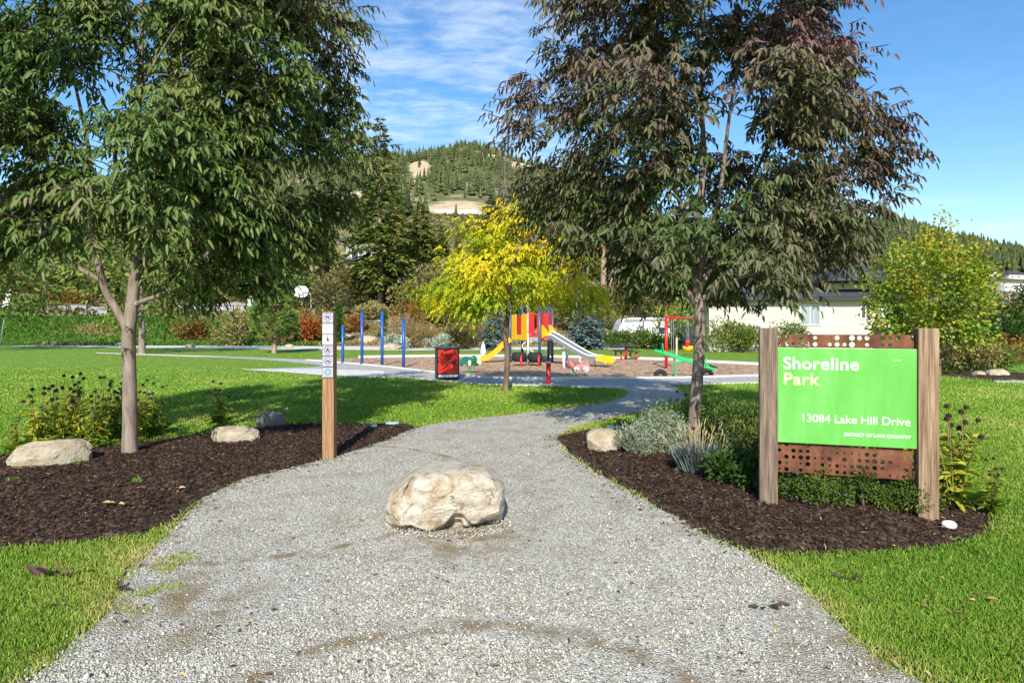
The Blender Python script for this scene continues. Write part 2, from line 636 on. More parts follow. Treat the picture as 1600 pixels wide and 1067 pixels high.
def rockmat(name, cols, scale=4, cracks=False):
    m, t, b = newmat(name)
    v = coords(t, 'Object')
    n = t.nodes.new('ShaderNodeTexNoise')
    n.inputs['Scale'].default_value = scale; n.inputs['Detail'].default_value = 12; n.inputs['Roughness'].default_value = .7
    n.inputs['Distortion'].default_value = .5
    t.links.new(v, n.inputs['Vector'])
    mr = t.nodes.new('ShaderNodeMapRange'); mr.inputs[1].default_value, mr.inputs[2].default_value = .3, .68
    t.links.new(n.outputs['Fac'], mr.inputs[0])
    r = rampnode(t, cols)
    t.links.new(mr.outputs[0], r.inputs[0])
    if cracks:
        vo = t.nodes.new('ShaderNodeTexVoronoi'); vo.feature = 'DISTANCE_TO_EDGE'; vo.inputs['Scale'].default_value = 3.2
        nd = t.nodes.new('ShaderNodeTexNoise'); nd.inputs['Scale'].default_value = 5; nd.inputs['Detail'].default_value = 8
        t.links.new(v, nd.inputs['Vector'])
        mv = t.nodes.new('ShaderNodeVectorMath'); mv.operation = 'MULTIPLY_ADD'; mv.inputs[1].default_value = (.35, .35, .35)
        t.links.new(nd.outputs['Color'], mv.inputs[0]); t.links.new(v, mv.inputs[2])
        t.links.new(mv.outputs[0], vo.inputs['Vector'])
        m1 = t.nodes.new('ShaderNodeMapRange'); m1.inputs[1].default_value, m1.inputs[2].default_value, m1.inputs[3].default_value, m1.inputs[4].default_value = .0, .022, .8, 0
        t.links.new(vo.outputs['Distance'], m1.inputs[0])
        m2 = t.nodes.new('ShaderNodeMapRange'); m2.inputs[1].default_value, m2.inputs[2].default_value = .45, .62
        t.links.new(nd.outputs['Fac'], m2.inputs[0])
        mm = t.nodes.new('ShaderNodeMath'); mm.operation = 'MULTIPLY'
        t.links.new(m1.outputs[0], mm.inputs[0]); t.links.new(m2.outputs[0], mm.inputs[1])
        mxc = t.nodes.new('ShaderNodeMix'); mxc.data_type = 'RGBA'; mxc.inputs[7].default_value = (.10, .055, .025, 1)
        t.links.new(mm.outputs[0], mxc.inputs[0]); t.links.new(r.outputs[0], mxc.inputs[6])
        t.links.new(mxc.outputs[2], b.inputs['Base Color'])
    else:
        t.links.new(r.outputs[0], b.inputs['Base Color'])
    n2 = t.nodes.new('ShaderNodeTexNoise')
    n2.inputs['Scale'].default_value = 22; n2.inputs['Detail'].default_value = 10; n2.inputs['Roughness'].default_value = .7
    t.links.new(v, n2.inputs['Vector'])
    ad = t.nodes.new('ShaderNodeMath'); ad.operation = 'MULTIPLY_ADD'; ad.inputs[1].default_value = .5
    t.links.new(n2.outputs['Fac'], ad.inputs[0]); t.links.new(n.outputs['Fac'], ad.inputs[2])
    bp = t.nodes.new('ShaderNodeBump'); bp.inputs['Strength'].default_value = 1.0; bp.inputs['Distance'].default_value = .05
    t.links.new(ad.outputs[0], bp.inputs['Height'])
    t.links.new(bp.outputs[0], b.inputs['Normal'])
    b.inputs['Roughness'].default_value = .9
    b.inputs['Specular IOR Level'].default_value = .2
    return m


M_boulder = rockmat('buff_sandstone', [(.22, .13, .06), (.41, .31, .20), (.54, .47, .36), (.60, .55, .45), (.40, .30, .20)], 7, cracks=True)
M_twig = noisemat('twig_bark', [(.022, .015, .011), (.05, .035, .026)], 20, rough=.9)
M_rockpale = rockmat('pale_rock', [(.30, .21, .11), (.43, .36, .25), (.52, .47, .37)], 6)
M_rockdark = rockmat('dark_rock', [(.10, .10, .085), (.20, .195, .17), (.28, .26, .22)], 7)

L_ashpurple = leafmat('ash_leaf_bronze', [(.042, .096, .015), (.090, .118, .032), (.140, .125, .062), (.155, .098, .080), (.175, .075, .086)], .28, .45, .35)
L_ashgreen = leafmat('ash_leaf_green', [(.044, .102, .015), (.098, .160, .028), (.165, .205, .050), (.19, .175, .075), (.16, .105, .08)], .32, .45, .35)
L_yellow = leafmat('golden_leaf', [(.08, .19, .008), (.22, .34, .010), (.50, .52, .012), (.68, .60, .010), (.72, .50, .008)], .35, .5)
L_maple = leafmat('maple_leaf', [(.08, .18, .014), (.19, .28, .022), (.36, .38, .03), (.45, .33, .035), (.42, .10, .025)], .35, .5)
L_shrub = leafmat('shrub_leaf', [(.035, .080, .012), (.080, .14, .022), (.14, .20, .034), (.22, .25, .05)], .25)
L_lush = leafmat('lush_leaf', [(.05, .12, .010), (.09, .22, .018), (.16, .29, .03)], .3)
L_olive = leafmat('olive_leaf', [(.06, .058, .022), (.13, .12, .038), (.22, .19, .06), (.30, .26, .09)], .25)
L_orange = leafmat('orange_leaf', [(.10, .10, .02), (.24, .15, .03), (.38, .15, .03), (.42, .09, .025)], .3)
L_conifer = leafmat('conifer_needle', [(.036, .075, .014), (.085, .13, .025), (.155, .18, .038), (.21, .22, .06)], .15, .7, .1)
L_pine = leafmat('pine_needle', [(.05, .11, .02), (.11, .20, .035), (.20, .28, .06), (.30, .30, .08)], .15, .6, .2)
L_spruce = leafmat('blue_spruce_needle', [(.05, .085, .075), (.10, .15, .14), (.19, .25, .25)], .1, .7, .1)
L_cypress = leafmat('cedar_leaf', [(.020, .075, .010), (.045, .13, .016), (.08, .18, .028)], .15, .6, .2)
L_silver = leafmat('silver_leaf', [(.15, .22, .14), (.28, .36, .25), (.42, .48, .36)], .2)
L_fescue = leafmat('fescue_blade', [(.16, .22, .22), (.28, .33, .31), (.42, .38, .22), (.58, .46, .22)], .2)
L_cone = leafmat('coneflower_leaf', [(.06, .15, .012), (.19, .28, .022), (.40, .42, .035), (.52, .36, .05)], .35)
L_dead = leafmat('dry_twig', [(.20, .15, .12), (.30, .24, .20), (.36, .26, .21)], .1, .9, .1)
L_straw = leafmat('dry_grass', [(.20, .15, .06), (.36, .27, .12), (.48, .38, .19)], .25, .8, .1)
L_turf = leafmat('grass_blade', [(.065, .165, .014), (.15, .30, .024), (.26, .385, .045), (.42, .43, .10), (.60, .48, .22)], .28, .5, .25)
L_purple = leafmat('aster_petal', [(.16, .04, .26), (.30, .10, .42)], .2)
L_litter = leafmat('leaf_litter', [(.05, .032, .03), (.16, .10, .075), (.40, .22, .07), (.52, .38, .18)], .1, .6, .2)
L_mulch = leafmat('mulch_sliver', [(.013, .008, .006), (.044, .026, .017), (.085, .050, .032), (.16, .10, .066), (.36, .26, .18)], 0, .9, .1)
L_stone = leafmat('gravel_stone', [(.08, .072, .056), (.32, .295, .235), (.46, .43, .36), (.56, .53, .455), (.74, .71, .63)], 0, .85, .2)
# ------------------------------------------------------------------ terrain
TU = np.array([-2.2, -.8, -.5, -.3, -.2, -.07, .05, .16, .3, .5, .6, .7, .8, 2.2])
TY = np.array([44, 48, 52, 56, 62, 70, 88, 119, 175, 275, 450, 700, 900, 1100, 1600, 2600])
TZ = np.array([
    [0] * 14,
    [0, 0, 0, 0, .2, .35, .3, -.5, -.7, 0, 0, 0, 0, 0],
    [.1, .1, .1, .3, .9, 1.1, .9, -.8, -1, 0, 0, 0, 0, 0],
    [1.9, 2, 2, 1.6, 1.7, 1.9, 1.5, -.6, -.8, 0, 0, 0, 0, 0],
    [2.1, 2.1, 2.1, 2.4, 3, 3.3, 2.8, 1.2, .2, 0, 0, 0, 0, 0],
    [2.3, 2.3, 2.4, 3.4, 4.3, 4.7, 4.4, 3.2, 1, 0, -.5, -.8, -1, -1],
    [5, 5, 5.5, 7, 8.6, 8.8, 8, 6, 2.5, .5, -.5, 0, .5, 1],
    [12, 12, 13, 14, 14.5, 14, 13, 11, 5, 2, 1, 2, 3.4, 4],
    [22, 22, 23, 25, 27, 26, 24, 20, 10, 5, 4, 6, 7.6, 9],
    [40, 42, 45, 48, 50, 48, 45, 38, 22, 14, 14, 17, 17.5, 22],
    [80, 85, 90, 95, 100, 100, 90, 75, 48, 42, 48, 44, 37, 45],
    [130, 140, 165, 175, 182, 190, 168, 135, 88, 98, 108, 88, 74, 70],
    [150, 165, 200, 215, 222, 240, 198, 150, 110, 132, 138, 112, 97, 85],
    [130, 140, 170, 180, 190, 200, 170, 130, 95, 110, 115, 95, 80, 75],
    [60, 70, 80, 80, 80, 80, 80, 60, 50, 50, 50, 45, 40, 40],
    [0] * 14], float)


def terr(x, y):
    """height of the land"""
    x = np.asarray(x, float); y = np.asarray(y, float)
    yy = np.clip(y, 44, 2600)
    u = np.clip(x / yy, -2.2, 2.2)
    j = np.clip(np.searchsorted(TY, yy, side='right') - 1, 0, len(TY) - 2)
    i = np.clip(np.searchsorted(TU, u, side='right') - 1, 0, len(TU) - 2)
    fy = (np.log(yy) - np.log(TY[j])) / (np.log(TY[j + 1]) - np.log(TY[j]))
    fu = (u - TU[i]) / (TU[i + 1] - TU[i])
    fu = fu * fu * (3 - 2 * fu) * .6 + fu * .4
    z = (TZ[j, i] * (1 - fu) + TZ[j, i + 1] * fu) * (1 - fy) + (TZ[j + 1, i] * (1 - fu) + TZ[j + 1, i + 1] * fu) * fy
    amp = sstep(70, 400, yy)
    wob = np.sin(x * .021 + 1.3 * np.sin(y * .013)) * np.cos(y * .017 + 2) + .6 * np.sin(x * .055 + y * .031) + .35 * np.sin(x * .13 - y * .09)
    z = z + amp * wob * np.clip(z * .02, 0, 4) + sstep(46, 60, yy) * .08 * np.sin(x * 1.1 + y * .7) * np.sin(y * .9 - x * .4)
    return z


def T(x, y):
    return float(terr(np.array([x]), np.array([y]))[0])


us = np.concatenate([np.linspace(-2.2, -.95, 40, endpoint=False), np.linspace(-.95, .95, 260), np.linspace(.95, 2.2, 41)[1:]])
ys = np.exp(np.linspace(math.log(44), math.log(2600), 230))
UU, YY = np.meshgrid(us, ys)
XX = UU * YY
ZZ = terr(XX, YY)
n0, n1 = YY.shape
ii = (np.arange(n0 - 1)[:, None] * n1 + np.arange(n1 - 1)[None, :]).ravel()
FQ = np.stack([ii, ii + 1, ii + 1 + n1, ii + n1], 1)
m, t_, b_ = newmat('hillside_earth')
pv = coords(t_, 'World')


def tnoise(sc, det=8, ro=.65):
    n = t_.nodes.new('ShaderNodeTexNoise')
    n.inputs['Scale'].default_value, n.inputs['Detail'].default_value, n.inputs['Roughness'].default_value = sc, det, ro
    t_.links.new(pv, n.inputs['Vector'])
    return n.outputs['Fac']


r1 = rampnode(t_, [(.36, .06, .10, .025), (.46, .13, .14, .045), (.54, .30, .22, .10), (.64, .42, .33, .18)])
t_.links.new(tnoise(.5, 10, .7), r1.inputs[0])
r2 = rampnode(t_, [(.36, .055, .075, .025), (.52, .12, .125, .05), (.60, .34, .27, .16), (.70, .52, .43, .30)])
t_.links.new(tnoise(.02, 10, .72), r2.inputs[0])
sep = t_.nodes.new('ShaderNodeSeparateXYZ'); t_.links.new(pv, sep.inputs[0])
mr = t_.nodes.new('ShaderNodeMapRange'); mr.inputs[1].default_value, mr.inputs[2].default_value = 110, 240
t_.links.new(sep.outputs[1], mr.inputs[0])
mixn = t_.nodes.new('ShaderNodeMix'); mixn.data_type = 'RGBA'
t_.links.new(mr.outputs[0], mixn.inputs[0]); t_.links.new(r1.outputs[0], mixn.inputs[6]); t_.links.new(r2.outputs[0], mixn.inputs[7])
t_.links.new(mixn.outputs[2], b_.inputs['Base Color'])
b_.inputs['Roughness'].default_value = .95
b_.inputs['Specular IOR Level'].default_value = .1
SAND = [(-.085, 286, .065, 30), (-.145, 520, .022, 70), (-.155, 430, .020, 40), (-.10, 660, .03, 30), (-.03, 640, .035, 26), (.02, 600, .03, 30), (-.06, 860, .02, 40), (-.20, 560, .012, 40), (-.25, 330, .04, 30)]
def sandmask(u, Y):
    s = np.zeros(np.shape(u))
    for a, b, c, d in SAND:
        s = np.maximum(s, 1.3 - np.sqrt(((u - a) / c) ** 2 + ((Y - b) / d) ** 2))
    return np.clip(s, 0, 1)
hill = mk('hillside', np.stack([XX, YY, ZZ], -1).reshape(-1, 3), FQ, m, smooth=True)
tag(hill, kind='structure')
at_ = hill.data.attributes.new('sand', 'FLOAT', 'POINT')
at_.data.foreach_set('value', sandmask(UU, YY).ravel().astype(np.float32))
an = t_.nodes.new('ShaderNodeAttribute'); an.attribute_name = 'sand'
ma = t_.nodes.new('ShaderNodeMath'); ma.operation = 'ADD'
t_.links.new(an.outputs['Fac'], ma.inputs[0]); t_.links.new(tnoise(.07, 12, .8), ma.inputs[1])
sc7 = t_.nodes.new('ShaderNodeMath'); sc7.operation = 'MULTIPLY'; sc7.inputs[1].default_value = .72
t_.links.new(an.outputs['Fac'], sc7.inputs[0]); t_.links.new(sc7.outputs[0], ma.inputs[0])
mr2 = t_.nodes.new('ShaderNodeMapRange'); mr2.inputs[1].default_value, mr2.inputs[2].default_value = .84, .98
t_.links.new(ma.outputs[0], mr2.inputs[0])
rs = rampnode(t_, [(.30, .30, .21, .12), (.5, .48, .37, .23), (.7, .60, .49, .34)])
t_.links.new(tnoise(.15, 8, .75), rs.inputs[0])
mix2 = t_.nodes.new('ShaderNodeMix'); mix2.data_type = 'RGBA'
t_.links.new(mr2.outputs[0], mix2.inputs[0]); t_.links.new(mixn.outputs[2], mix2.inputs[6]); t_.links.new(rs.outputs[0], mix2.inputs[7])
t_.links.new(mix2.outputs[2], b_.inputs['Base Color'])

# lawn
xs_, ys_ = np.linspace(-97, 97, 98), np.linspace(-30, 44, 40)
xx, yy = np.meshgrid(xs_, ys_)
ii = (np.arange(39)[:, None] * 98 + np.arange(97)[None, :]).ravel()
tag(mk('lawn', np.stack([xx, yy, 0 * xx], -1).reshape(-1, 3), np.stack([ii, ii + 1, ii + 99, ii + 98], 1), M_grassground), kind='structure')

# ------------------------------------------------------------------ paths (outlines read as ground points)
gravel_px = [(40, 1067), (92, 1028), (160, 965), (188, 925), (214, 885), (262, 846), (300, 790), (380, 750), (450, 733), (520, 715), (600, 690), (655, 668),
             (690, 661), (770, 652), (860, 641), (940, 631), (982, 617), (975, 606), (1000, 600), (1044, 602), (1068, 614), (1066, 628), (1010, 642), (950, 655), (900, 668),
             (872, 684), (885, 705), (930, 738), (990, 772), (1050, 807), (1110, 841), (1165, 864), (1225, 900), (1290, 950), (1345, 1002), (1400, 1042), (1450, 1067)]
gravel_w = [(-2.6, -6)] + [(-2.3, 1.2)] + [G(*p) for p in gravel_px] + [(2.35, 1.2), (2.6, -6)]
gravel_poly = dens_poly(gravel_w, .08, .055, 3)
ring_px = [(300, 557.2), (345, 559), (420, 563), (480, 568.5), (500, 573), (380, 577.6), (440, 582), (500, 586.6), (560, 588.5), (640, 590), (700, 596), (760, 601), (850, 603), (940, 606),
           (985, 610), (1050, 610), (1045, 603), (1110, 599.5), (1190, 598), (1300, 596), (1300, 585), (1190, 587), (1060, 590.5), (940, 591.5), (850, 592), (760, 590.5), (680, 582), (600, 573), (545, 568), (510, 563.2), (430, 560), (345, 556.6)]
ring_poly = dens_poly([G(*p) for p in ring_px], .4, .03, 9)
play_px = [(480, 562.6), (545, 568), (600, 573), (680, 582), (760, 590.5), (850, 592), (940, 591.5), (1060, 590.5), (1190, 587), (1300, 580), (1290, 575), (1190, 570.5), (1100, 566), (1040, 562.5), (940, 559.5), (800, 557), (680, 557.2), (560, 559)]
play_poly = dens_poly([G(*p) for p in play_px], .5, .03, 5)
slab_px = [(372, 577.4), (500, 577), (600, 580), (600, 589.5), (540, 588), (500, 586.8), (440, 582)]
slab_poly = [G(*p) for p in slab_px]
walk_px = [(-500, 534), (0, 535.5), (200, 538), (380, 540.5), (640, 542), (980, 543), (980, 546), (640, 548), (480, 546.5), (380, 545.2), (200, 543.5), (0, 540.5), (-500, 539)]
walk_poly = [G(*p) for p in walk_px]
thin_px = [(150, 551), (330, 556.6), (360, 558.6), (300, 558), (150, 552.4)]
thin_poly = [G(*p) for p in thin_px]
pad_px = [(1552, 595), (1640, 594), (1640, 600), (1557, 599)]
pad_poly = [G(*p) for p in pad_px]
sheet('playground_surface', play_poly, .004, M_chips)
sheet('ring_path', ring_poly, .008, M_finegravel)
sheet('gravel_path', gravel_poly, .012, M_gravel)
for nm_, po_ in (('concrete_slab', slab_poly), ('sidewalk', walk_poly), ('side_path', thin_poly), ('concrete_pad', pad_poly)):
    sheet(nm_, po_, .018 if nm_ != 'side_path' else .015, M_concrete)
# pale kerb round the playground
kb = MB()
def ribbon(mb, pts, wd, z0, z1):
    P = [np.array(p, float) for p in pts]
    n = len(P)
    L_, R_ = [], []
    for i in range(n):
        tg = P[min(i + 1, n - 1)] - P[max(i - 1, 0)]
        tg /= np.linalg.norm(tg)
        nn = np.array([-tg[1], tg[0]]) * wd / 2
        L_.append(P[i] + nn); R_.append(P[i] - nn)
    for i in range(n - 1):
        q = [L_[i], L_[i + 1], R_[i + 1], R_[i]]
        lo = [mb.bm.verts.new((*p, z0)) for p in q]
        hi = [mb.bm.verts.new((*p, z1)) for p in q]
        mb.bm.faces.new(hi)
        for k in range(4):
            mb.bm.faces.new((lo[k], lo[(k + 1) % 4], hi[(k + 1) % 4], hi[k]))
ribbon(kb, [G(*p) for p in play_px[9:]], .22, -.02, .10)
tag(kb.build('playground_kerb', M_concrete), kind='structure')
kb = MB()
ribbon(kb, [G(*p) for p in [(480, 563), (545, 568), (600, 573), (680, 582.2), (760, 590.6), (850, 592.2), (940, 591.8), (1060, 590.8), (1190, 587.2), (1300, 580)]], .14, -.02, .05)
tag(kb.build('playground_edging', M_concrete), kind='structure')
kb = MB()
ribbon(kb, [G(*p) for p in [(560, 589), (640, 590.5), (700, 596.5), (760, 601.5), (850, 603.5), (940, 606.2)]], .12, -.02, .03)
ribbon(kb, [G(*p) for p in [(1062, 600.6), (1110, 599.8), (1190, 598.3), (1300, 596.3)]], .22, -.02, .03)
tag(kb.build('path_edging', M_concrete), kind='structure')
far_road = [A(1536, 497, 95)[:2], A(1612, 497, 95)[:2], (.77 * 175, 175), (.795 * 300, 300), (.772 * 300, 300), (.752 * 240, 240), (.745 * 175, 175)]
rp = dens_poly(far_road, 6, .2)
nY = 40
rd = []
for k in range(nY):
    f_ = k / (nY - 1)
    Yk = 92 * (290 / 92) ** f_
    l = np.interp(Yk, [92, 130, 175, 240, 290], [.745, .742, .745, .750, .757])
    r = np.interp(Yk, [92, 130, 175, 240, 290], [.86, .83, .80, .785, .776])
    rd += [(l * Yk, Yk, T(l * Yk, Yk) + .25), (r * Yk, Yk, T(r * Yk, Yk) + .25)]
tag(mk('distant_road', rd, np.array([(2 * k, 2 * k + 1, 2 * k + 3, 2 * k + 2) for k in range(nY - 1)]),
       noisemat('far_asphalt', [(.40, .38, .35), (.50, .48, .45)], .4, mode='World', rough=.9)), kind='structure')

# ------------------------------------------------------------------ mulch beds, mounded
bedL = dens_poly([G(*p) for p in [(-260, 880), (-100, 868), (0, 858), (100, 853), (200, 842), (262, 825), (300, 792), (380, 752), (450, 735), (520, 717), (600, 692), (652, 669), (630, 662), (560, 663),
                                  (440, 664), (380, 670), (300, 680), (250, 688), (150, 700), (0, 711), (-120, 722), (-260, 740)]], .08, .05, 21)
bedR = dens_poly([G(*p) for p in [(868, 684), (885, 705), (930, 738), (990, 772), (1050, 807), (1110, 841), (1165, 864), (1215, 870), (1290, 869), (1380, 866), (1480, 856), (1543, 836), (1556, 820),
                                  (1545, 800), (1500, 770), (1440, 735), (1350, 705), (1250, 680), (1180, 664), (1120, 650), (1060, 652), (1000, 660), (930, 670)]], .08, .05, 33)
bedF = dens_poly([G(*p) for p in [(1462, 587), (1500, 590), (1552, 596), (1700, 596), (1700, 588), (1560, 582), (1480, 581)]], .3, .03, 41)


def bed(name, poly, mound, mat, step=.04, rough=.012):
    P = np.array(poly)
    x0, y0 = P.min(0) - .1; x1, y1 = P.max(0) + .1
    gx, gy = np.arange(x0, x1, step), np.arange(y0, y1, step)
    X, Yg = np.meshgrid(gx, gy)
    sd = polydist(X, Yg, poly[::2])
    nz = rng.normal(size=X.shape) * rough
    Z = np.clip(sd * .35, -.04, 0) + mound * sstep(0, .7, sd) + .01 + nz * sstep(0, .1, sd)
    keep = sd > -.1
    a, b = X.shape
    k = (np.arange(a - 1)[:, None] * b + np.arange(b - 1)[None, :])
    kk = keep[:-1, :-1] & keep[1:, :-1] & keep[:-1, 1:] & keep[1:, 1:]
    k = k[kk]
    V = np.stack([X, Yg, Z], -1).reshape(-1, 3)
    Fq = np.stack([k, k + 1, k + 1 + b, k + b], 1)
    used = np.unique(Fq)
    mp = np.full(len(V), -1); mp[used] = np.arange(len(used))
    tag(mk(name, V[used], mp[Fq], mat, smooth=True), kind='structure')
    return lambda x, y: np.clip(polydist(x, y, poly[::2]) * .35, -.04, 0) + mound * sstep(0, .7, polydist(x, y, poly[::2])) + .01


zL = bed('mulch_bed', bedL, .05, M_mulch)
zR = bed('mulch_bed', bedR, .06, M_mulch)
bed('mulch_bed', bedF, .05, M_mulch, .12)


def scatter(poly, n, yfun=None):
    P = np.array(poly)
    x0, y0 = P.min(0); x1, y1 = P.max(0)
    x = rng.uniform(x0, x1, n * 4); y = rng.uniform(y0, y1, n * 4)
    k = inpoly(x, y, poly)
    return x[k][:n], y[k][:n]


def slivers(poly, zf, n, name):
    x, y = scatter(poly, n)
    keep = np.abs(x / np.maximum(y, .1)) < .95
    x, y = x[keep], y[keep]
    near = polydist(x, y, poly[::2]) < .16
    x = x + near * rng.normal(0, .13, len(x)); y = y + near * rng.normal(0, .13, len(x))
    z = np.maximum(zf(x, y), .012) + .006 + rng.uniform(0, .012, len(x))
    a = rng.uniform(0, 2 * math.pi, len(x))
    D = np.stack([np.cos(a), np.sin(a), rng.normal(0, .25, len(x))], 1)
    N = np.stack([rng.normal(0, .4, len(x)), rng.normal(0, .4, len(x)), np.ones(len(x))], 1)
    V, Fq = blades(np.stack([x, y, z], 1), D, N, rng.uniform(.018, .06, len(x)), rng.uniform(.005, .013, len(x)), curl=.05, fold=.2)
    t = np.repeat(np.clip(rng.beta(1.6, 2.6, len(x)) * .9 + (rng.random(len(x)) < .025) * .6, 0, 1), 2)
    return tag(mk(name, V, Fq, L_mulch, t=t), 'loose dark bark slivers covering the planting bed', 'mulch', kind='stuff')


slivers(bedL, zL, 26000, 'bark_slivers')
slivers(bedR, zR, 26000, 'bark_slivers')

# ------------------------------------------------------------------ loose gravel stones near the lens
def stones(n):
    Yv = 2.6 * (9.0 / 2.6) ** (rng.random(n) ** 1.25)
    X = rng.uniform(-.85, .85, n) * Yv
    sd = polydist(X, Yv, gravel_poly[::2])
    k = sd > -.01 - rng.random(n) ** 2 * .14
    k &= ~inpoly(X, Yv, bedL) & ~inpoly(X, Yv, bedR) | (rng.random(n) < .06)
    for ax, ay, ar, aw in ARCS:
        k &= ~((np.abs(np.hypot(X - ax, Yv - ay) - ar) < aw) & (rng.random(n) < .75))
    k &= rng.random(n) < .55 + .45 * np.sin(X * 1.9 + 1.5 * np.sin(Yv * 1.1)) * np.sin(Yv * 1.6 + X)
    X, Yv = X[k], Yv[k]
    # gravel banked against the boulder
    m = 1300
    a = rng.uniform(0, 6.28, m); q = rng.uniform(.84, 1.12, m)
    X = np.concatenate([X, -.495 + .44 * q * np.cos(a)]); Yv = np.concatenate([Yv, 5.07 + .31 * q * np.sin(a)])
    bank = np.concatenate([np.zeros(len(X) - m), np.clip(1.13 - q, 0, .3) * .16 * rng.random(m)])
    n = len(X)
    o = np.array([[1, 0, 0], [0, 1, 0], [-1, 0, 0], [0, -1, 0], [0, 0, 1], [0, 0, -1]], float)
    sz = rng.uniform(.003, .0078, n) * (1 + (rng.random(n) < .03) * .9)
    V = o[None] * (1 + rng.normal(0, .28, (n, 6, 1))) * sz[:, None, None] * rng.uniform(.7, 1.3, (n, 1, 3))
    a = rng.uniform(0, 6.28, n); c, s = np.cos(a)[:, None], np.sin(a)[:, None]
    x, y = V[..., 0] * c - V[..., 1] * s, V[..., 0] * s + V[..., 1] * c
    tl = rng.normal(0, .4, n)[:, None]
    V = np.stack([x + X[:, None], y + Yv[:, None], V[..., 2] * .8 + tl * x + .013 + bank[:, None] + sz[:, None] * .3], -1).reshape(-1, 3)
    f = np.array([[0, 1, 4], [1, 2, 4], [2, 3, 4], [3, 0, 4], [1, 0, 5], [2, 1, 5], [3, 2, 5], [0, 3, 5]])
    Fq = (np.arange(n)[:, None, None] * 6 + f[None]).reshape(-1, 3)
    t = np.repeat(np.clip(rng.beta(2.2, 2.0, n), 0, 1), 8)
    tag(mk('loose_gravel', V, Fq, L_stone, t=t), 'loose crushed grey gravel strewn over the path', 'gravel', kind='stuff')


stones(95000)

# ------------------------------------------------------------------ turf blades
def turf(n):
    Yv = 2.3 * (24 / 2.3) ** (rng.random(n) ** 1.0)
    Yv = np.where((Yv > 12) & (rng.random(n) < (Yv - 12) / 12), 2.3 + (Yv - 12) * .5, Yv)
    X = rng.uniform(-1.0, 1.0, n) * (.95 * Yv + 2.2 * (rng.random(n) < .3))
    sdg = polydist(X, Yv, gravel_poly[::3])
    edge = np.exp(-np.abs(sdg) / .16) * (.4 + .6 * np.sin(Yv * 5 + X * 3) ** 2)
    k = (sdg < rng.normal(-.015, .045, n)) & ~inpoly(X, Yv, ring_poly[::2]) & ~inpoly(X, Yv, slab_poly)
    sb = np.maximum(polydist(X, Yv, bedL[::3]), polydist(X, Yv, bedR[::3]))
    k &= sb < rng.normal(.0, .02, n)
    k &= ~inpoly(X, Yv, play_poly[::2])
    # a few weeds creeping into the path at the left edge
    def spot(px, py, rx, ry):
        gx, gy = G(px, py)
        return ((X - gx) / rx) ** 2 + ((Yv - gy) / ry) ** 2 < rng.uniform(.1, 1, n)
    wd = spot(275, 878, .16, .16) | spot(255, 895, .12, .06) | spot(262, 922, .14, .07) | spot(225, 930, .1, .08) | spot(210, 956, .1, .05) | spot(295, 868, .08, .05)
    k |= wd & (rng.random(n) < .55) & ~inpoly(X, Yv, bedL[::3])
    X, Yv, edge, sdg = X[k], Yv[k], edge[k], sdg[k]
    n = len(X)
    a = rng.uniform(0, 6.28, n)
    lean = rng.uniform(.2, 1.0, n)
    D = np.stack([np.cos(a) * lean, np.sin(a) * lean, np.ones(n)], 1)
    a2 = rng.uniform(0, 6.28, n)
    N = np.stack([np.cos(a2), np.sin(a2), np.full(n, .3)], 1)
    sc = np.maximum(1, Yv / 3.6)
    L = rng.uniform(.022, .050, n) * np.minimum(sc, 1.5) ** .5
    V, Fq = blades(np.stack([X, Yv, np.full(n, .0)], 1), D, N, L, rng.uniform(.0035, .0065, n) * sc, curl=.25, fold=.1)
    pat = .5 + .5 * np.sin(X * 1.7 + 1.1 * np.sin(Yv * 1.3)) * np.sin(Yv * 2.1 + np.cos(X * 1.1))
    t = np.clip(rng.beta(2.2, 3.2, n) * .68 + .22 * pat * (.5 + .5 * np.sin(X * .9 - Yv * .6)) + .06 * pat + .20 * (np.sin(X * .8 + 2.2) * np.sin(Yv * .55 + X * .3) > .55) * rng.random(n) + edge * rng.uniform(0, .85, n) + (rng.random(n) < .03) * .4, 0, 1)
    tag(mk('grass', V, Fq, L_turf, t=np.repeat(t, 2)), 'short mown green grass of the park lawn', 'grass', kind='stuff')


turf(640000)
# ------------------------------------------------------------------ trees
def catmull(P, m=5):
    P = [np.array(p, float) for p in P]
    o = []
    for i in range(len(P) - 1):
        p0, p1, p2, p3 = P[max(i - 1, 0)], P[i], P[i + 1], P[min(i + 2, len(P) - 1)]
        for k in range(m):
            t = k / m
            o.append(.5 * (2 * p1 + (p2 - p0) * t + (2 * p0 - 5 * p1 + 4 * p2 - p3) * t * t + (3 * p1 - p0 - 3 * p2 + p3) * t ** 3))
    o.append(P[-1])
    return np.array(o)


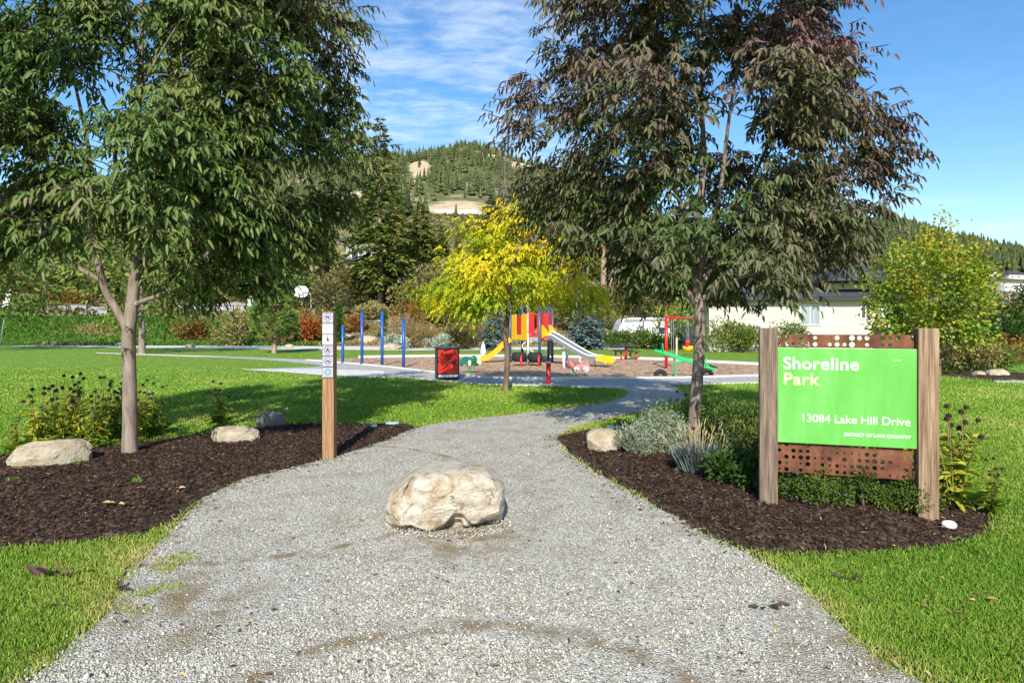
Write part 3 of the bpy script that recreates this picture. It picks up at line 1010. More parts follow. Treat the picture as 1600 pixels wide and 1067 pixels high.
def skeleton(limbs, clusters, seg=8, taper=.55, up_pen=.5, kr=.010):
    """limbs: list of (points, radii). Every cluster centre gets a branch back to the nearest wood."""
    arr = []
    SP, SR = [], []
    for pts, rad in limbs:
        q = np.array([[*p, r] for p, r in zip(pts, rad)], float)
        q = catmull(q, 5)
        arr.append(tube_arrays(q[:, :3], list(q[:, 3]), seg))
        SP += list(q[:, :3]); SR += list(q[:, 3])
    zmin = min(l[0][0][2] for l in limbs)
    order = np.argsort([min(np.linalg.norm(c - np.array(SP), axis=1)) for c in clusters])
    for ci in order:
        c = clusters[ci]
        P = np.array(SP)
        d = np.linalg.norm(P - c, axis=1)
        pen = d + up_pen * np.maximum(0, P[:, 2] - c[2] + .25 * d) + 4 * (P[:, 2] < zmin + skeleton.clear)
        k = int(np.argmin(pen))
        p = P[k]; L = d[k]
        r0 = min(SR[k] * taper, kr * L + .006)
        midp = p + (c - p) * .5 + np.array([0, 0, .12 * L]) + rng.normal(0, .05 * L, 3)
        q = catmull([p, midp, c], 4)
        rr = np.linspace(r0, .004, len(q))
        arr.append(tube_arrays(q, list(rr), 5))
        SP += list(q[2:]); SR += list(rr[2:])
    return join_arrays(arr)


skeleton.clear = 1.3


def compound(P, D, Lr, pairs, ll, lw, droop, hang=1.0):
    """drooping pinnate leaves; returns blades P, D, N, L, W and the index of the leaf each belongs to"""
    n = len(P)
    D = nrm(D)
    up = np.array([0, 0, 1.0])
    Sd = nrm(np.cross(D, up) + 1e-4)
    Lr = np.broadcast_to(Lr, (n,))[:, None] * rng.uniform(.75, 1.2, (n, 1))
    oP, oD, oL, oI = [], [], [], []
    for j in range(pairs + 1):
        s = (j + .9) / (pairs + .9)
        pos = P + D * Lr * s - up * droop * Lr * s * s
        tg = nrm(D - 2 * droop * s * up)
        if j < pairs:
            for sg in (-1, 1):
                dd = Sd * sg * rng.uniform(.3, .8, (n, 1)) + tg * rng.uniform(.15, .6, (n, 1)) - up * rng.uniform(.1, 1.1, (n, 1)) * hang + rng.normal(0, .15, (n, 3))
                oP.append(pos); oD.append(dd); oL.append(np.full(n, ll) * rng.uniform(.75, 1.2, n)); oI.append(np.arange(n))
        else:
            oP.append(pos); oD.append(tg - up * .35 * hang + rng.normal(0, .12, (n, 3))); oL.append(np.full(n, ll * 1.1)); oI.append(np.arange(n))
    P2, D2, L2, I2 = map(np.concatenate, (oP, oD, oL, oI))
    N2 = up[None] * 1.0 + D[I2] * .6 + rng.normal(0, .6, P2.shape)
    return P2, D2, N2, L2, L2 * lw / ll * rng.uniform(.8, 1.15, len(L2)), I2


def env_clusters(n, cx, cy, zs, left, right, depth, mind, shell=.35, boughs=0, brad=.6, reject=None):
    """cluster centres inside a crown whose half widths are given per height"""
    out_ = []
    tries = 0
    BC = env_clusters(boughs, cx, cy, zs, left, right, depth, brad * 1.15, shell + .15) if boughs else None
    while len(out_) < n and tries < n * 90:
        tries += 1
        z = rng.uniform(zs[0], zs[-1])
        l, r, d = np.interp(z, zs, left), np.interp(z, zs, right), np.interp(z, zs, depth)
        if rng.random() > max(l, r) / max(max(left), max(right)) + .12:
            continue
        a = rng.uniform(0, 2 * math.pi)
        f = shell + (1 - shell) * rng.random() ** .6
        rx = r if math.cos(a) > 0 else l
        p = np.array([cx + rx * f * math.cos(a), cy + d * f * math.sin(a), z + rng.normal(0, .05)])
        if out_ and min(np.linalg.norm(np.array(out_) - p, axis=1)) < mind:
            continue
        if BC is not None and min(np.linalg.norm(BC - p, axis=1)) > brad:
            continue
        if reject is not None and reject(p):
            continue
        out_.append(p)
    return np.array(out_)


def ash_tree(label, mat, limbs, clusters, axis, per, tfun, base, ll=.110, spread=.15):
    root = thing('ash_tree', label, 'tree', base, group=None)
    b = np.array(base)
    V, Fq = skeleton(limbs, clusters)
    mk('trunk', V - b, Fq, M_bark_ash, root, smooth=True)
    n = len(clusters)
    ci = np.repeat(np.arange(n), rng.poisson(per, n))
    P = clusters[ci] + rng.normal(0, 1, (len(ci), 3)) * np.array([spread, spread, spread * .8])
    # short twigs from the cluster heart outwards
    D = (P - clusters[ci]) * 1.6 + nrm(P - np.array([axis[0], axis[1], 0])[None] * np.array([1, 1, 0]) - np.array([0, 0, 1]) * P[:, 2:3]) * .5 + rng.normal(0, .25, P.shape)
    D[:, 2] = D[:, 2] * .5 + rng.uniform(-.1, .45, len(D))
    P2, D2, N2, L2, W2, I2 = compound(P, D, .22, 3, ll, ll * .29, .55, 1.0)
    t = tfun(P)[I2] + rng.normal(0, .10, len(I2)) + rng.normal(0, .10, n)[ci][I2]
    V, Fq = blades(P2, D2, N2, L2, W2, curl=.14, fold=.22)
    # twigs: thin dark stalks inside the clusters
    Vs, Fs = blades(clusters[ci], P - clusters[ci], rdir(len(ci)), np.linalg.norm(P - clusters[ci], axis=1), .012, curl=0, fold=0)
    Vr, Fr = blades(P, D - np.array([0, 0, .3]), rdir(len(P)), .22, .008, curl=.2, fold=0)
    cr = mk('crown', V - b, Fq, mat, root, t=np.repeat(np.clip(t, 0, 1), 2))
    VV, FF = join_arrays([(Vs, Fs), (Vr, Fr)])
    mk('twig', VV - b, FF, M_twig, cr)
    return root


def px_limb(pts, Y, dY=0.0, k0=0):
    n = len(pts)
    P, r = [], []
    for i, p in enumerate(pts):
        y = Y + dY * (i / max(1, n - 1)) ** 1.3
        P.append(np.array(A(p[0], p[1], y))); r.append(p[2] * y / F / 2 * .88)
    return P, r


# right-hand bronze ash
YR = G(1083, 698)[1]
limbs = [px_limb([(1083, 702, 30), (1083, 690, 24), (1086, 640, 22), (1089, 600, 21), (1093, 540, 20), (1093, 490, 19), (1089, 450, 16), (1094, 400, 14), (1092, 330, 12), (1100, 250, 10), (1096, 150, 8), (1100, 30, 6), (1095, -80, 3)], YR),
         px_limb([(1090, 478, 13), (1068, 450, 11), (1045, 432, 10), (1005, 402, 8), (965, 350, 6), (930, 260, 4)], YR, -.6),
         px_limb([(1092, 452, 12), (1120, 400, 10), (1150, 330, 8), (1190, 250, 6), (1230, 150, 4)], YR, .5),
         px_limb([(1090, 440, 12), (1105, 380, 10), (1125, 300, 8), (1140, 180, 6), (1160, 60, 4)], YR, -.9),
         px_limb([(1092, 420, 11), (1070, 340, 9), (1040, 250, 7), (1010, 140, 5), (990, 40, 3)], YR, .9),
         px_limb([(1093, 470, 10), (1140, 440, 8), (1200, 420, 6), (1290, 390, 4)], YR, -.7)]
def bough_clusters(B, Yt, dmax, cx, up=16, full=1.5):
    """leaf clusters gathered in boughs: (pixel x, pixel y, radius in pixels) give where a bough shows, its depth in the crown is random"""
    out_ = []
    k = Yt / F
    for (bx, by, br) in B:
        lat = abs((bx - cx) * k)
        dm = math.sqrt(max(.15, dmax ** 2 - (lat * .85) ** 2))
        layers = 2 if lat < full else 1
        for l in range(layers):
            dy = rng.uniform(-dm, dm * .1) if (layers == 2 and l == 0) else rng.uniform(-dm * .5, dm)
            y = Yt + dy
            c = np.array(A(bx + rng.normal(0, 4), by - up + rng.normal(0, 4), Yt)) + np.array([0, dy, 0])
            r = max(.10, (br - 14) * k)
            n = max(2, int(round((br / 21.0) ** 2 * (1.0 if layers == 2 else 1.35))))
            d = rdir(n) * (rng.random((n, 1)) ** .45)
            out_ += list(c + d * np.array([r, r * 1.25, r * .95]))
    return np.array(out_)


BR = [(833, 180, 24), (838, 235, 34), (850, 295, 42), (872, 345, 46), (905, 395, 42), (905, 35, 36), (897, 105, 40), (928, 165, 50), (962, 228, 55), (925, 285, 52), (985, 312, 55), (950, 365, 50), (1002, 415, 46), (1050, 448, 38),
      (960, 60, 50), (1020, 25, 55), (1012, 112, 55), (1040, 190, 55), (1092, 120, 50), (1085, 45, 50), (1140, 65, 55), (1112, 225, 40), (1040, 262, 42), (1165, 150, 55), (1155, 245, 50), (1120, 360, 46), (1060, 375, 46), (1160, 418, 46), (1105, 455, 34), (1195, 325, 55),
      (1250, 35, 42), (1298, 85, 42), (1345, 75, 24), (1268, 135, 52), (1340, 150, 46), (1382, 190, 30), (1225, 215, 55), (1290, 222, 44), (1362, 245, 40), (1250, 300, 50), (1335, 325, 44), (1392, 285, 28), (1398, 245, 16), (1240, 380, 50), (1305, 392, 44), (1362, 365, 38), (1395, 330, 24),
      (1200, 448, 38), (1262, 430, 30), (1150, 470, 22), (1300, 440, 20),
      (940, -40, 55), (1010, -60, 60), (1090, -50, 60), (1160, -60, 55), (1240, -50, 42), (980, -140, 50), (1060, -150, 55), (1140, -140, 50), (1090, -220, 40)]
BR = [(x, y - (3 if y > 400 else 0), r) for x, y, r in BR]
CR = bough_clusters(BR, YR, 2.1, 1100)


def tR(P):
    r = np.hypot(P[:, 0] - 2.42, P[:, 1] - YR)
    w_ = .5 + .5 * np.sin(P[:, 0] * 2.3 + 1) * np.sin(P[:, 2] * 2.9 + P[:, 1])
    return np.clip(.06 + .30 * sstep(2.8, 5.0, P[:, 2]) + .16 * sstep(.9, 2.4, r) + .26 * w_ + .18 * sstep(2.2, 3.4, P[:, 0]), 0, 1)


ash_tree('ash tree with bronze purple leaves standing left of the green sign', L_ashpurple, limbs, CR, (2.42, YR), 15, tR, (*G(1083, 698), 0))

# left-hand green ash
YL = G(202, 714)[1]
limbs = [px_limb([(203, 719, 32), (203, 700, 27), (203, 640, 24), (202, 580, 23), (201, 530, 23), (206, 480, 21), (211, 430, 19), (213, 370, 17), (208, 300, 15), (214, 200, 12), (220, 100, 9), (222, -40, 6), (218, -160, 3)], YL),
         px_limb([(201, 522, 15), (185, 488, 14), (166, 458, 13), (157, 425, 12), (147, 380, 11), (141, 330, 10), (143, 270, 8), (130, 190, 6), (105, 80, 4)], YL, -.5),
         px_limb([(205, 478, 12), (225, 470, 9), (260, 455, 8), (310, 410, 7), (370, 350, 6), (430, 260, 4)], YL, -.4),
         px_limb([(211, 440, 12), (240, 380, 10), (280, 300, 8), (330, 190, 6), (380, 80, 4)], YL, .7),
         px_limb([(212, 400, 12), (200, 330, 9), (180, 230, 7), (230, 120, 5), (290, 20, 3)], YL, -1.1),
         px_limb([(160, 440, 9), (110, 410, 8), (60, 370, 6), (0, 300, 5), (-60, 220, 3)], YL, .5)]
BL = [(535, 15, 30), (512, 65, 36), (530, 118, 30), (505, 160, 42), (545, 208, 28), (525, 250, 38), (555, 238, 15), (495, 292, 46), (520, 330, 30), (495, 372, 40), (512, 398, 20), (472, 418, 32), (440, 425, 34), (450, 355, 48), (400, 398, 44), (412, 440, 24), (350, 430, 40), (310, 405, 44),
      (275, 462, 32), (255, 425, 26), (300, 338, 50), (368, 315, 52), (430, 268, 56), (458, 190, 56), (440, 100, 56), (470, 28, 50), (380, 40, 56), (370, 130, 56), (360, 222, 54), (288, 248, 48), (292, 150, 56), (300, 50, 56), (222, 78, 50), (212, 178, 44), (150, 60, 56), (138, 150, 50),
      (98, 232, 50), (60, 100, 56), (38, 190, 54), (28, 290, 50), (92, 312, 42), (20, 380, 50), (78, 402, 42), (118, 435, 24), (58, 445, 30), (188, 300, 30), (238, 340, 30), (12, 435, 30), (300, 470, 18), (345, 462, 18), (255, 490, 14),
      (-60, 60, 60), (-70, 150, 60), (-60, 240, 60), (-70, 330, 60), (-60, 410, 50), (-150, 120, 60), (-150, 230, 60), (-140, 330, 55),
      (60, -60, 60), (150, -60, 60), (240, -60, 60), (330, -60, 60), (420, -60, 55), (490, -50, 40), (120, -150, 55), (220, -150, 60), (320, -150, 55), (200, -240, 50), (280, -240, 45)]
BL = [(x - (32 if x > 425 else 0) - (30 if x > 425 and y > 310 else 0), y - (18 if x > 425 and y > 380 else 0), r) for x, y, r in BL]
BL = [(x, y - (26 if y > 375 else (16 if y > 320 else 0)), r * (.9 if y > 375 else 1)) for x, y, r in BL]
CL = bough_clusters(BL, YL, 2.2, 205, full=2.1)
xq, yq = 800 + CL[:, 0] * F / CL[:, 1], HY - (CL[:, 2] - CAM_H) * F / CL[:, 1]
# crown open round the fork, and cut back to let sun reach the sign post
CL = CL[~((xq > 128) & (xq < 245) & (yq > 392)) & ~((CL[:, 0] > -2.85) & (CL[:, 1] < YL) & (CL[:, 2] < 3.9))]


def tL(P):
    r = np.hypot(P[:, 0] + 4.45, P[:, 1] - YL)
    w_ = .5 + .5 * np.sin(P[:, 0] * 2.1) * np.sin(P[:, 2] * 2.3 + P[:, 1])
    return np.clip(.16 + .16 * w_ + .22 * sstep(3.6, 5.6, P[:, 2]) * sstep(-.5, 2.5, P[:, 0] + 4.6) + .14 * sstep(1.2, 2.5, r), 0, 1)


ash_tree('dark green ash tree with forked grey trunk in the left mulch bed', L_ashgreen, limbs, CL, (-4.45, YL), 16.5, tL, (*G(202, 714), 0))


# generic broadleaf tree -------------------------------------------------
def leafy_tree(name, label, base, trunk_h, trunk_r, crown_c, crown_r, nclus, per, leaf, lmat, bark, tfun=None, mind=.3, group=None, lean=0.0, shell=.3, droop=.25, flat=1.0, spread=None):
    root = thing(name, label, 'tree', base, group=group)
    skeleton.clear = trunk_h * .75
    cx_, cy_, cz = crown_c
    rx, ry, rz = crown_r
    C = []
    tries = 0
    while len(C) < nclus and tries < nclus * 50:
        tries += 1
        d = rdir(1)[0]
        f = shell + (1 - shell) * rng.random() ** .5
        bump_ = 1 + .18 * math.sin(3 * math.atan2(d[1], d[0]) + base[0]) * math.sin(4 * d[2] + base[1])
        p = np.array([cx_, cy_, cz]) + d * np.array([rx, ry, rz]) * f * bump_
        if C and min(np.linalg.norm(np.array(C) - p, axis=1)) < mind:
            continue
        C.append(p)
    C = np.array(C)
    top = cz + rz * .6
    limbs_ = [([(0, 0, -.05), (0, 0, trunk_h * .12), (lean * .4, 0, trunk_h * .6), (lean, 0, trunk_h), ((lean + cx_) / 2, cy_ * .5, (trunk_h + cz) / 2 + .1), (cx_, cy_, top)],
               [trunk_r * 1.45, trunk_r * 1.05, trunk_r * .9, trunk_r * .8, trunk_r * .55, .01])]
    V, Fq = skeleton(limbs_, C, seg=7)
    mk('trunk', V, Fq, bark, root, smooth=True)
    sp = spread or mind * .62
    ci = np.repeat(np.arange(len(C)), rng.poisson(per, len(C)))
    P = C[ci] + rng.normal(0, 1, (len(ci), 3)) * np.array([sp, sp, sp * flat])
    D = nrm(P - np.array([cx_, cy_, cz - rz * .5])) + rng.normal(0, .5, P.shape) - np.array([0, 0, droop])
    N = np.array([0, -.3, 1.0]) + rng.normal(0, .6, P.shape)
    t = (tfun(P) if tfun else np.full(len(P), .5)) + rng.normal(0, .14, len(P))
    cl_t = rng.normal(0, .10, len(C))
    t = t + cl_t[ci]
    V, Fq = blades(P, D, N, leaf[0] * rng.uniform(.7, 1.25, len(P)), leaf[1] * rng.uniform(.8, 1.2, len(P)), curl=.15, fold=.18)
    mk('crown', V, Fq, lmat, root, t=np.repeat(np.clip(t, 0, 1), 2))
    return root


# golden honey locust in front of the play tower
bx_, by_ = G(790, 612)
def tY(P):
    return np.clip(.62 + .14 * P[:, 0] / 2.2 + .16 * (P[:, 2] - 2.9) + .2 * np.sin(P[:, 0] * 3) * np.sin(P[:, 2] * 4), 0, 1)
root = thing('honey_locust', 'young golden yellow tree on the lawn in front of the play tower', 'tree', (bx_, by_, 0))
CY = []
zs = [1.9, 2.15, 2.5, 3.0, 3.5, 3.9, 4.25]
raw = env_clusters(120, .2, 0, zs, [1.5, 2.15, 1.85, 1.5, 1.15, .6, .2], [1.9, 2.15, 2.0, 1.55, 1.2, .7, .25], [1.2, 1.8, 1.8, 1.5, 1.1, .6, .2], .27, .3)
raw = np.concatenate([raw, np.array([[.3, -.1, 4.3], [-.9, 0, 3.95], [.75, 0, 4.05], [1.9, -.1, 3.2], [2.1, 0, 2.25], [2.2, -.2, 2.0], [-1.9, 0, 2.4], [-1.6, .1, 2.0]])])
raw = raw[~((raw[:, 0] > -.1) & (raw[:, 0] < 1.0) & (raw[:, 2] < 2.12))]
skeleton.clear = 1.0
V, Fq = skeleton([([(0, 0, -.05), (0, 0, .1), (.04, 0, .7), (.0, 0, 1.3), (.05, 0, 1.75), (.12, 0, 2.6), (.3, 0, 3.6)], [.13, .075, .062, .062, .055, .04, .012])], raw, seg=8)
mk('trunk', V, Fq, M_bark_brown, root, smooth=True)
ci = np.repeat(np.arange(len(raw)), rng.poisson(27, len(raw)))
P = raw[ci] + rng.normal(0, 1, (len(ci), 3)) * np.array([.21, .21, .12])
D = P - raw[ci] + nrm(P - np.array([.1, 0, 2.2])) * .3 + rng.normal(0, .12, P.shape)
D[:, 2] = D[:, 2] * .4 + rng.uniform(-.1, .2, len(D))
P2, D2, N2, L2, W2, I2 = compound(P, D, .20, 6, .062, .030, .7)
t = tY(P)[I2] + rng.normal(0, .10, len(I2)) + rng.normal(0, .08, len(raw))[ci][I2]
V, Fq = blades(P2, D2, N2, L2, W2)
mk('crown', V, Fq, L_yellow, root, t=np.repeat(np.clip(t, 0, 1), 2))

# maple at the right edge of the lawn
bx_, by_ = G(1466, 586)
def tM(P):
    return np.clip(.32 + .20 * sstep(2.6, 4.6, P[:, 2]) + .45 * np.exp(-((P[:, 0] - .9) ** 2 + (P[:, 2] - 3.9) ** 2) / .25) + .12 * np.sin(P[:, 0] * 4) * np.sin(P[:, 2] * 3), 0, 1)
leafy_tree('maple_tree', 'young maple turning yellow and orange behind the right sign post', (bx_, by_, 0), 1.15, .075, (-.3, 0, 2.55), (1.85, 1.65, 1.85), 150, 54, (.115, .095), L_maple, M_bark_brown, tM, mind=.3, lean=.05)
# ------------------------------------------------------------------ conifers
def conifer_mesh(h, r, whorls, per, lmat, bark, clump=(.55, .16), bare=.12, droop=.28, top_r=.04, tr=.018, twigs=9, gap=.12, tmean=.5, power=.85):
    arr = [tube_arrays(np.array([(0, 0, -.3), (0, 0, h * .3), (0, 0, h * .7), (0, 0, h)]), [h * tr, h * tr * .75, h * tr * .35, .02], 7)]
    P, D, N, L, tt = [], [], [], [], []
    for wv in range(whorls):
        f = (wv + rng.random() * .6) / whorls
        z = h * (bare + (1 - bare) * f)
        R_ = r * ((1 - f) ** power) * (.55 + .45 * min(1, f * 5 + .35)) + top_r * h * .3
        n = max(4, int(per * (1 - .4 * f)))
        a0 = rng.random() * 6.28
        for k in range(n):
            if rng.random() < gap: continue
            a = a0 + 6.283 * k / n + rng.normal(0, .2)
            Lb = R_ * rng.uniform(.5, 1.2)
            dd = np.array([math.cos(a), math.sin(a), 0])
            rise = rng.uniform(.0, .25) + .35 * f
            q = [np.array([0, 0, z]) + dd * Lb * s + np.array([0, 0, 1]) * Lb * (rise * s - droop * 1.5 * s * s) for s in (0, .35, .7, 1)]
            arr.append(tube_arrays(np.array(q), [h * tr * .22 * (1 - f * .6) + .008, .012, .008, .004], 4))
            m = max(3, int(twigs * Lb / max(r, .1)) + 2)
            tb = rng.normal(tmean, .14)
            for j in range(m):
                s = .18 + .82 * (j + rng.random()) / m
                p = np.array([0, 0, z]) + dd * Lb * s + np.array([0, 0, 1]) * Lb * (rise * s - droop * 1.5 * s * s)
                sd = np.array([-dd[1], dd[0], 0])
                for sg in (-1, 0, 1):
                    P.append(p + rng.normal(0, .04 * Lb + .02, 3)); D.append(dd * rng.uniform(.5, 1) + sd * sg * rng.uniform(.5, 1.1) + np.array([0, 0, rng.uniform(-.35, .15)]))
                    N.append(np.array([0, 0, 1]) + rng.normal(0, .5, 3)); L.append(clump[0] * rng.uniform(.6, 1.2) * (.55 + .45 * (1 - f))); tt.append(tb + rng.normal(0, .12) + .15 * (s - .5))
    V, Fq = blades(np.array(P), np.array(D), np.array(N), np.array(L), np.array(L) * clump[1] / clump[0], curl=.18, fold=.12)
    return join_arrays(arr), (V, Fq, np.repeat(np.clip(tt, 0, 1), 2))


def conifer(name, label, loc, h, r, whorls, per, lmat, bark, rz=0.0, group=None, **k):
    tr_, cr_ = conifer_mesh(h, r, whorls, per, lmat, bark, **k)
    root = thing(name, label, 'tree', loc, rz, group)
    mk('trunk', *tr_, bark, root, smooth=True)
    mk('crown', cr_[0], cr_[1], lmat, root, t=cr_[2])
    return root


def on(px, Y, dz=-.1):
    x = (px - 800) * Y / F
    return (x, Y, T(x, Y) + dz)


fir = conifer('fir_tree', 'tallest dark fir rising right beside the left ash crown', on(594, 62), 18.6, 3.1, 34, 9, L_conifer, M_bark_pine, clump=(.8, .28), bare=.13, twigs=13, power=.62, gap=.22)
slim = conifer('pine_tree', 'slim pine with a bare orange trunk left of the golden tree', on(657, 74), 10.2, 2.2, 22, 8, L_conifer, M_bark_pine, bare=.36, clump=(.75, .3), twigs=9, tr=.010, gap=.2)
dark = conifer('spruce_tree', 'dark spreading spruce just above the golden tree', on(768, 96), 11.2, 3.6, 24, 9, L_conifer, M_bark_brown, clump=(.9, .34), tmean=.25, bare=.05)
grp = 'evergreens on the slope behind the park'
# (pixel x, distance, prototype, scale, turn, label)
for px, Y, pr, sc, label in [
    (620, 84, fir, .66, 'broad fir filling the gap right of the tallest fir'),
    (632, 70, dark, .62, 'dark bushy fir in front of the right end of the grey green house'),
    (690, 90, slim, .62, 'slim pine between the bare trunked pine and the golden tree'),
    (716, 110, fir, .28, 'short fir below the sandy cut above the golden tree'),
    (676, 104, dark, .42, 'short wide spruce below the pale concrete wall'),
    (742, 124, slim, .52, 'thin young pine directly below the pale wall'),
    (812, 100, fir, .64, 'fir squeezed between the dead tree and the bronze ash'),
    (845, 82, dark, .74, 'dark spruce behind the left flank of the bronze ash'),
    (885, 90, fir, .55, 'fir behind the bronze ash, above the white trailer'),
    (940, 96, dark, .70, 'spruce deep behind the bronze ash crown'),
    (1000, 100, fir, .60, 'fir seen in gaps behind the bronze ash, over the trailer roof'),
    (40, 84, fir, .58, 'fir behind the far left of the green ash crown'),
    (105, 92, dark, .80, 'dark spruce seen through the green ash left of its forked trunk'),
    (170, 82, fir, .60, 'fir behind the fork of the green ash'),
    (255, 90, dark, .72, 'dark spruce behind the green ash, right of its leader'),
    (330, 86, fir, .60, 'fir behind the middle of the green ash crown'),
    (395, 80, dark, .75, 'dark spruce above the small round pine'),
    (455, 88, fir, .66, 'fir behind the right part of the green ash crown'),
    (505, 96, fir, .70, 'fir left of the grey green house'),
    (0, 76, dark, .66, 'dark spruce at the left edge behind the fenced court'),
]:
    dup(pr, on(px, Y), rng.uniform(0, 6.28), (sc * rng.uniform(.92, 1.1), sc * rng.uniform(.92, 1.1), sc), label, grp)
# dead tree
dead = conifer('dead_tree', 'bleached dead tree with bare twiggy branches under the mountain top', on(789, 105), 21.0, 3.2, 24, 7, L_dead, M_deadwood, clump=(.9, .07), bare=.3, twigs=6, tr=.009, gap=.3, droop=.1, power=.6)
dup(dead, on(822, 112), 2.0, .8, 'smaller dead tree beside the bronze ash', 'dead trees on the slope')
dead['group'] = 'dead trees on the slope'

# small pine on the lawn
P_, Dd, N_, L_, tt = [], [], [], [], []
sp_x, sp_y = G(428, 552)
root = thing('young_pine', 'small round bushy pine on the far lawn left of the sign post', 'tree', (sp_x, sp_y, 0))
tubes = [tube_arrays(np.array([(0, 0, -.1), (.04, 0, .5), (.1, 0, 1.1), (.12, 0, 2.4), (.1, 0, 3.6)]), [.15, .11, .09, .06, .015], 8)]
for k in range(240):
    z = rng.uniform(.95, 3.75)
    Rr = 1.25 * math.sin(min(1, (z - .55) / 1.1) * 1.57) * (1 - max(0, z - 1.6) / 2.7) + .1
    a = rng.uniform(0, 6.28)
    e = np.array([math.cos(a) * Rr * rng.uniform(.55, 1.1), math.sin(a) * Rr * rng.uniform(.55, 1.1), z])
    s0 = np.array([.1, 0, max(.7, z - .5)])
    tubes.append(tube_arrays(np.array([s0, (s0 + e) / 2 + [0, 0, -.05], e]), [.022, .014, .006], 4))
    m = 46
    dv = nrm((e - s0)[None] * .6 + rng.normal(0, .55, (m, 3)) + np.array([0, 0, .25]))
    P_.append(np.repeat(e[None], m, 0) - dv * .06 + rng.normal(0, .05, (m, 3))); Dd.append(dv); N_.append(rdir(m)); L_.append(rng.uniform(.14, .26, m)); tt.append(rng.normal(.5, .15) + rng.normal(0, .1, m))
V, Fq = join_arrays(tubes)
mk('trunk', V, Fq, M_bark_pine, root, smooth=True)
V, Fq = blades(np.concatenate(P_), np.concatenate(Dd), np.concatenate(N_), np.concatenate(L_) * 1.15, .045, curl=.1, fold=.1)
mk('crown', V, Fq, L_pine, root, t=np.repeat(np.clip(np.concatenate(tt), 0, 1), 2))

# blue spruces round the play area
bs = conifer('blue_spruce', 'blue spruce behind the foot of the yellow slide, left of the golden trunk', (G(772, 549)[0], 38.5, 0), 2.7, 1.15, 14, 9, L_spruce, M_bark_brown, clump=(.34, .14), bare=.02, twigs=9, power=.7)
g_ = 'blue spruces behind the playground'
bs['group'] = g_
dup(bs, (.112 * 39, 39, 0), 1.0, (1.15, 1.15, 1.02), 'largest blue spruce, behind the end of the steel slide', g_)
dup(bs, (.302 * 42, 42, 0), 2.2, (1.05, 1.05, 1.35), 'blue spruce behind the trunk of the bronze ash', g_)
dup(bs, (.128 * 46, 46, 0), 3.0, (.95, .95, 1.7), 'blue spruce peeking out of the golden tree, left of the trailer', g_)

# upright cedars on the bank
cy = conifer('cedar_tree', 'narrow upright cedar behind the top of the wooden sign post', on(529, 46), 3.3, .42, 26, 9, L_cypress, M_bark_brown, clump=(.22, .10), bare=.02, twigs=8, droop=-.35, gap=.05, power=.55)
g_ = 'narrow cedars on the planted bank'
cy['group'] = g_
for px, Y, sc, label in [(600, 47, .78, 'narrow cedar between the two tall blue posts'), (627, 47, .76, 'narrow cedar above the rightmost blue post')]:
    dup(cy, on(px, Y), 1.0, (sc * 1.05, sc * 1.05, sc), label, g_)


# ------------------------------------------------------------------ shrubs
def shrub(label, px, Y, r, h, lmat, leaf=(.10, .055), n=1300, name='shrub', tm=.5, group=None, loc=None, stems=7, lump=9, flowers=None, ry=None):
    loc = loc or on(px, Y, 0)
    root = thing(name, label, 'plant' if h < .9 else 'shrub', loc, group=group)
    ry = ry or r
    C = np.stack([rng.normal(0, .42, lump) * r, rng.normal(0, .42, lump) * ry, rng.uniform(.35, .78, lump) * h], 1)
    C[:, 2] *= 1 - .35 * (np.hypot(C[:, 0] / r, C[:, 1] / ry) > .6)
    arr = []
    for k in range(stems):
        c = C[k % lump]
        arr.append(tube_arrays(np.array([(c[0] * .15, c[1] * .15, -.05), (c[0] * .6, c[1] * .6, c[2] * .6), (c[0], c[1], c[2])]), [.012 + .008 * h, .010 + .004 * h, .004], 4))
    mk('stem', *join_arrays(arr), M_bark_brown, root)
    ci = rng.integers(0, lump, n)
    d = rdir(n)
    f = rng.random(n) ** .45
    sz = rng.uniform(.75, 1.2, lump)
    P = C[ci] + d * f[:, None] * np.array([r * .52, ry * .52, h * .34]) * sz[ci][:, None]
    P[:, 2] = np.abs(P[:, 2]) + .02
    D = d + np.array([0, 0, .35]) + rng.normal(0, .4, (n, 3))
    t = np.clip(tm + rng.normal(0, .12, lump)[ci] + rng.normal(0, .15, n), 0, 1)
    V, Fq = blades(P, D, rdir(n, .9), leaf[0] * rng.uniform(.65, 1.25, n), leaf[1] * rng.uniform(.7, 1.2, n), curl=.15, fold=.2)
    mk('foliage', V, Fq, lmat, root, t=np.repeat(t, 2))
    if flowers:
        m = flowers
        d = rdir(m, .5)
        P = C[rng.integers(0, lump, m)] + d * np.array([r * .56, ry * .56, h * .37])
        Pq = np.repeat(P, 9, 0)
        a = np.tile(np.arange(9) * .698, m)
        Dq = np.stack([np.cos(a), np.sin(a), np.full(len(a), .25)], 1) + np.repeat(d, 9, 0) * .5
        V, Fq = blades(Pq, Dq, rdir(len(a), 1.5), .016, .006)
        mk('blossom', V, Fq, L_purple, root, t=np.repeat(rng.random(len(a)), 2))
    return root


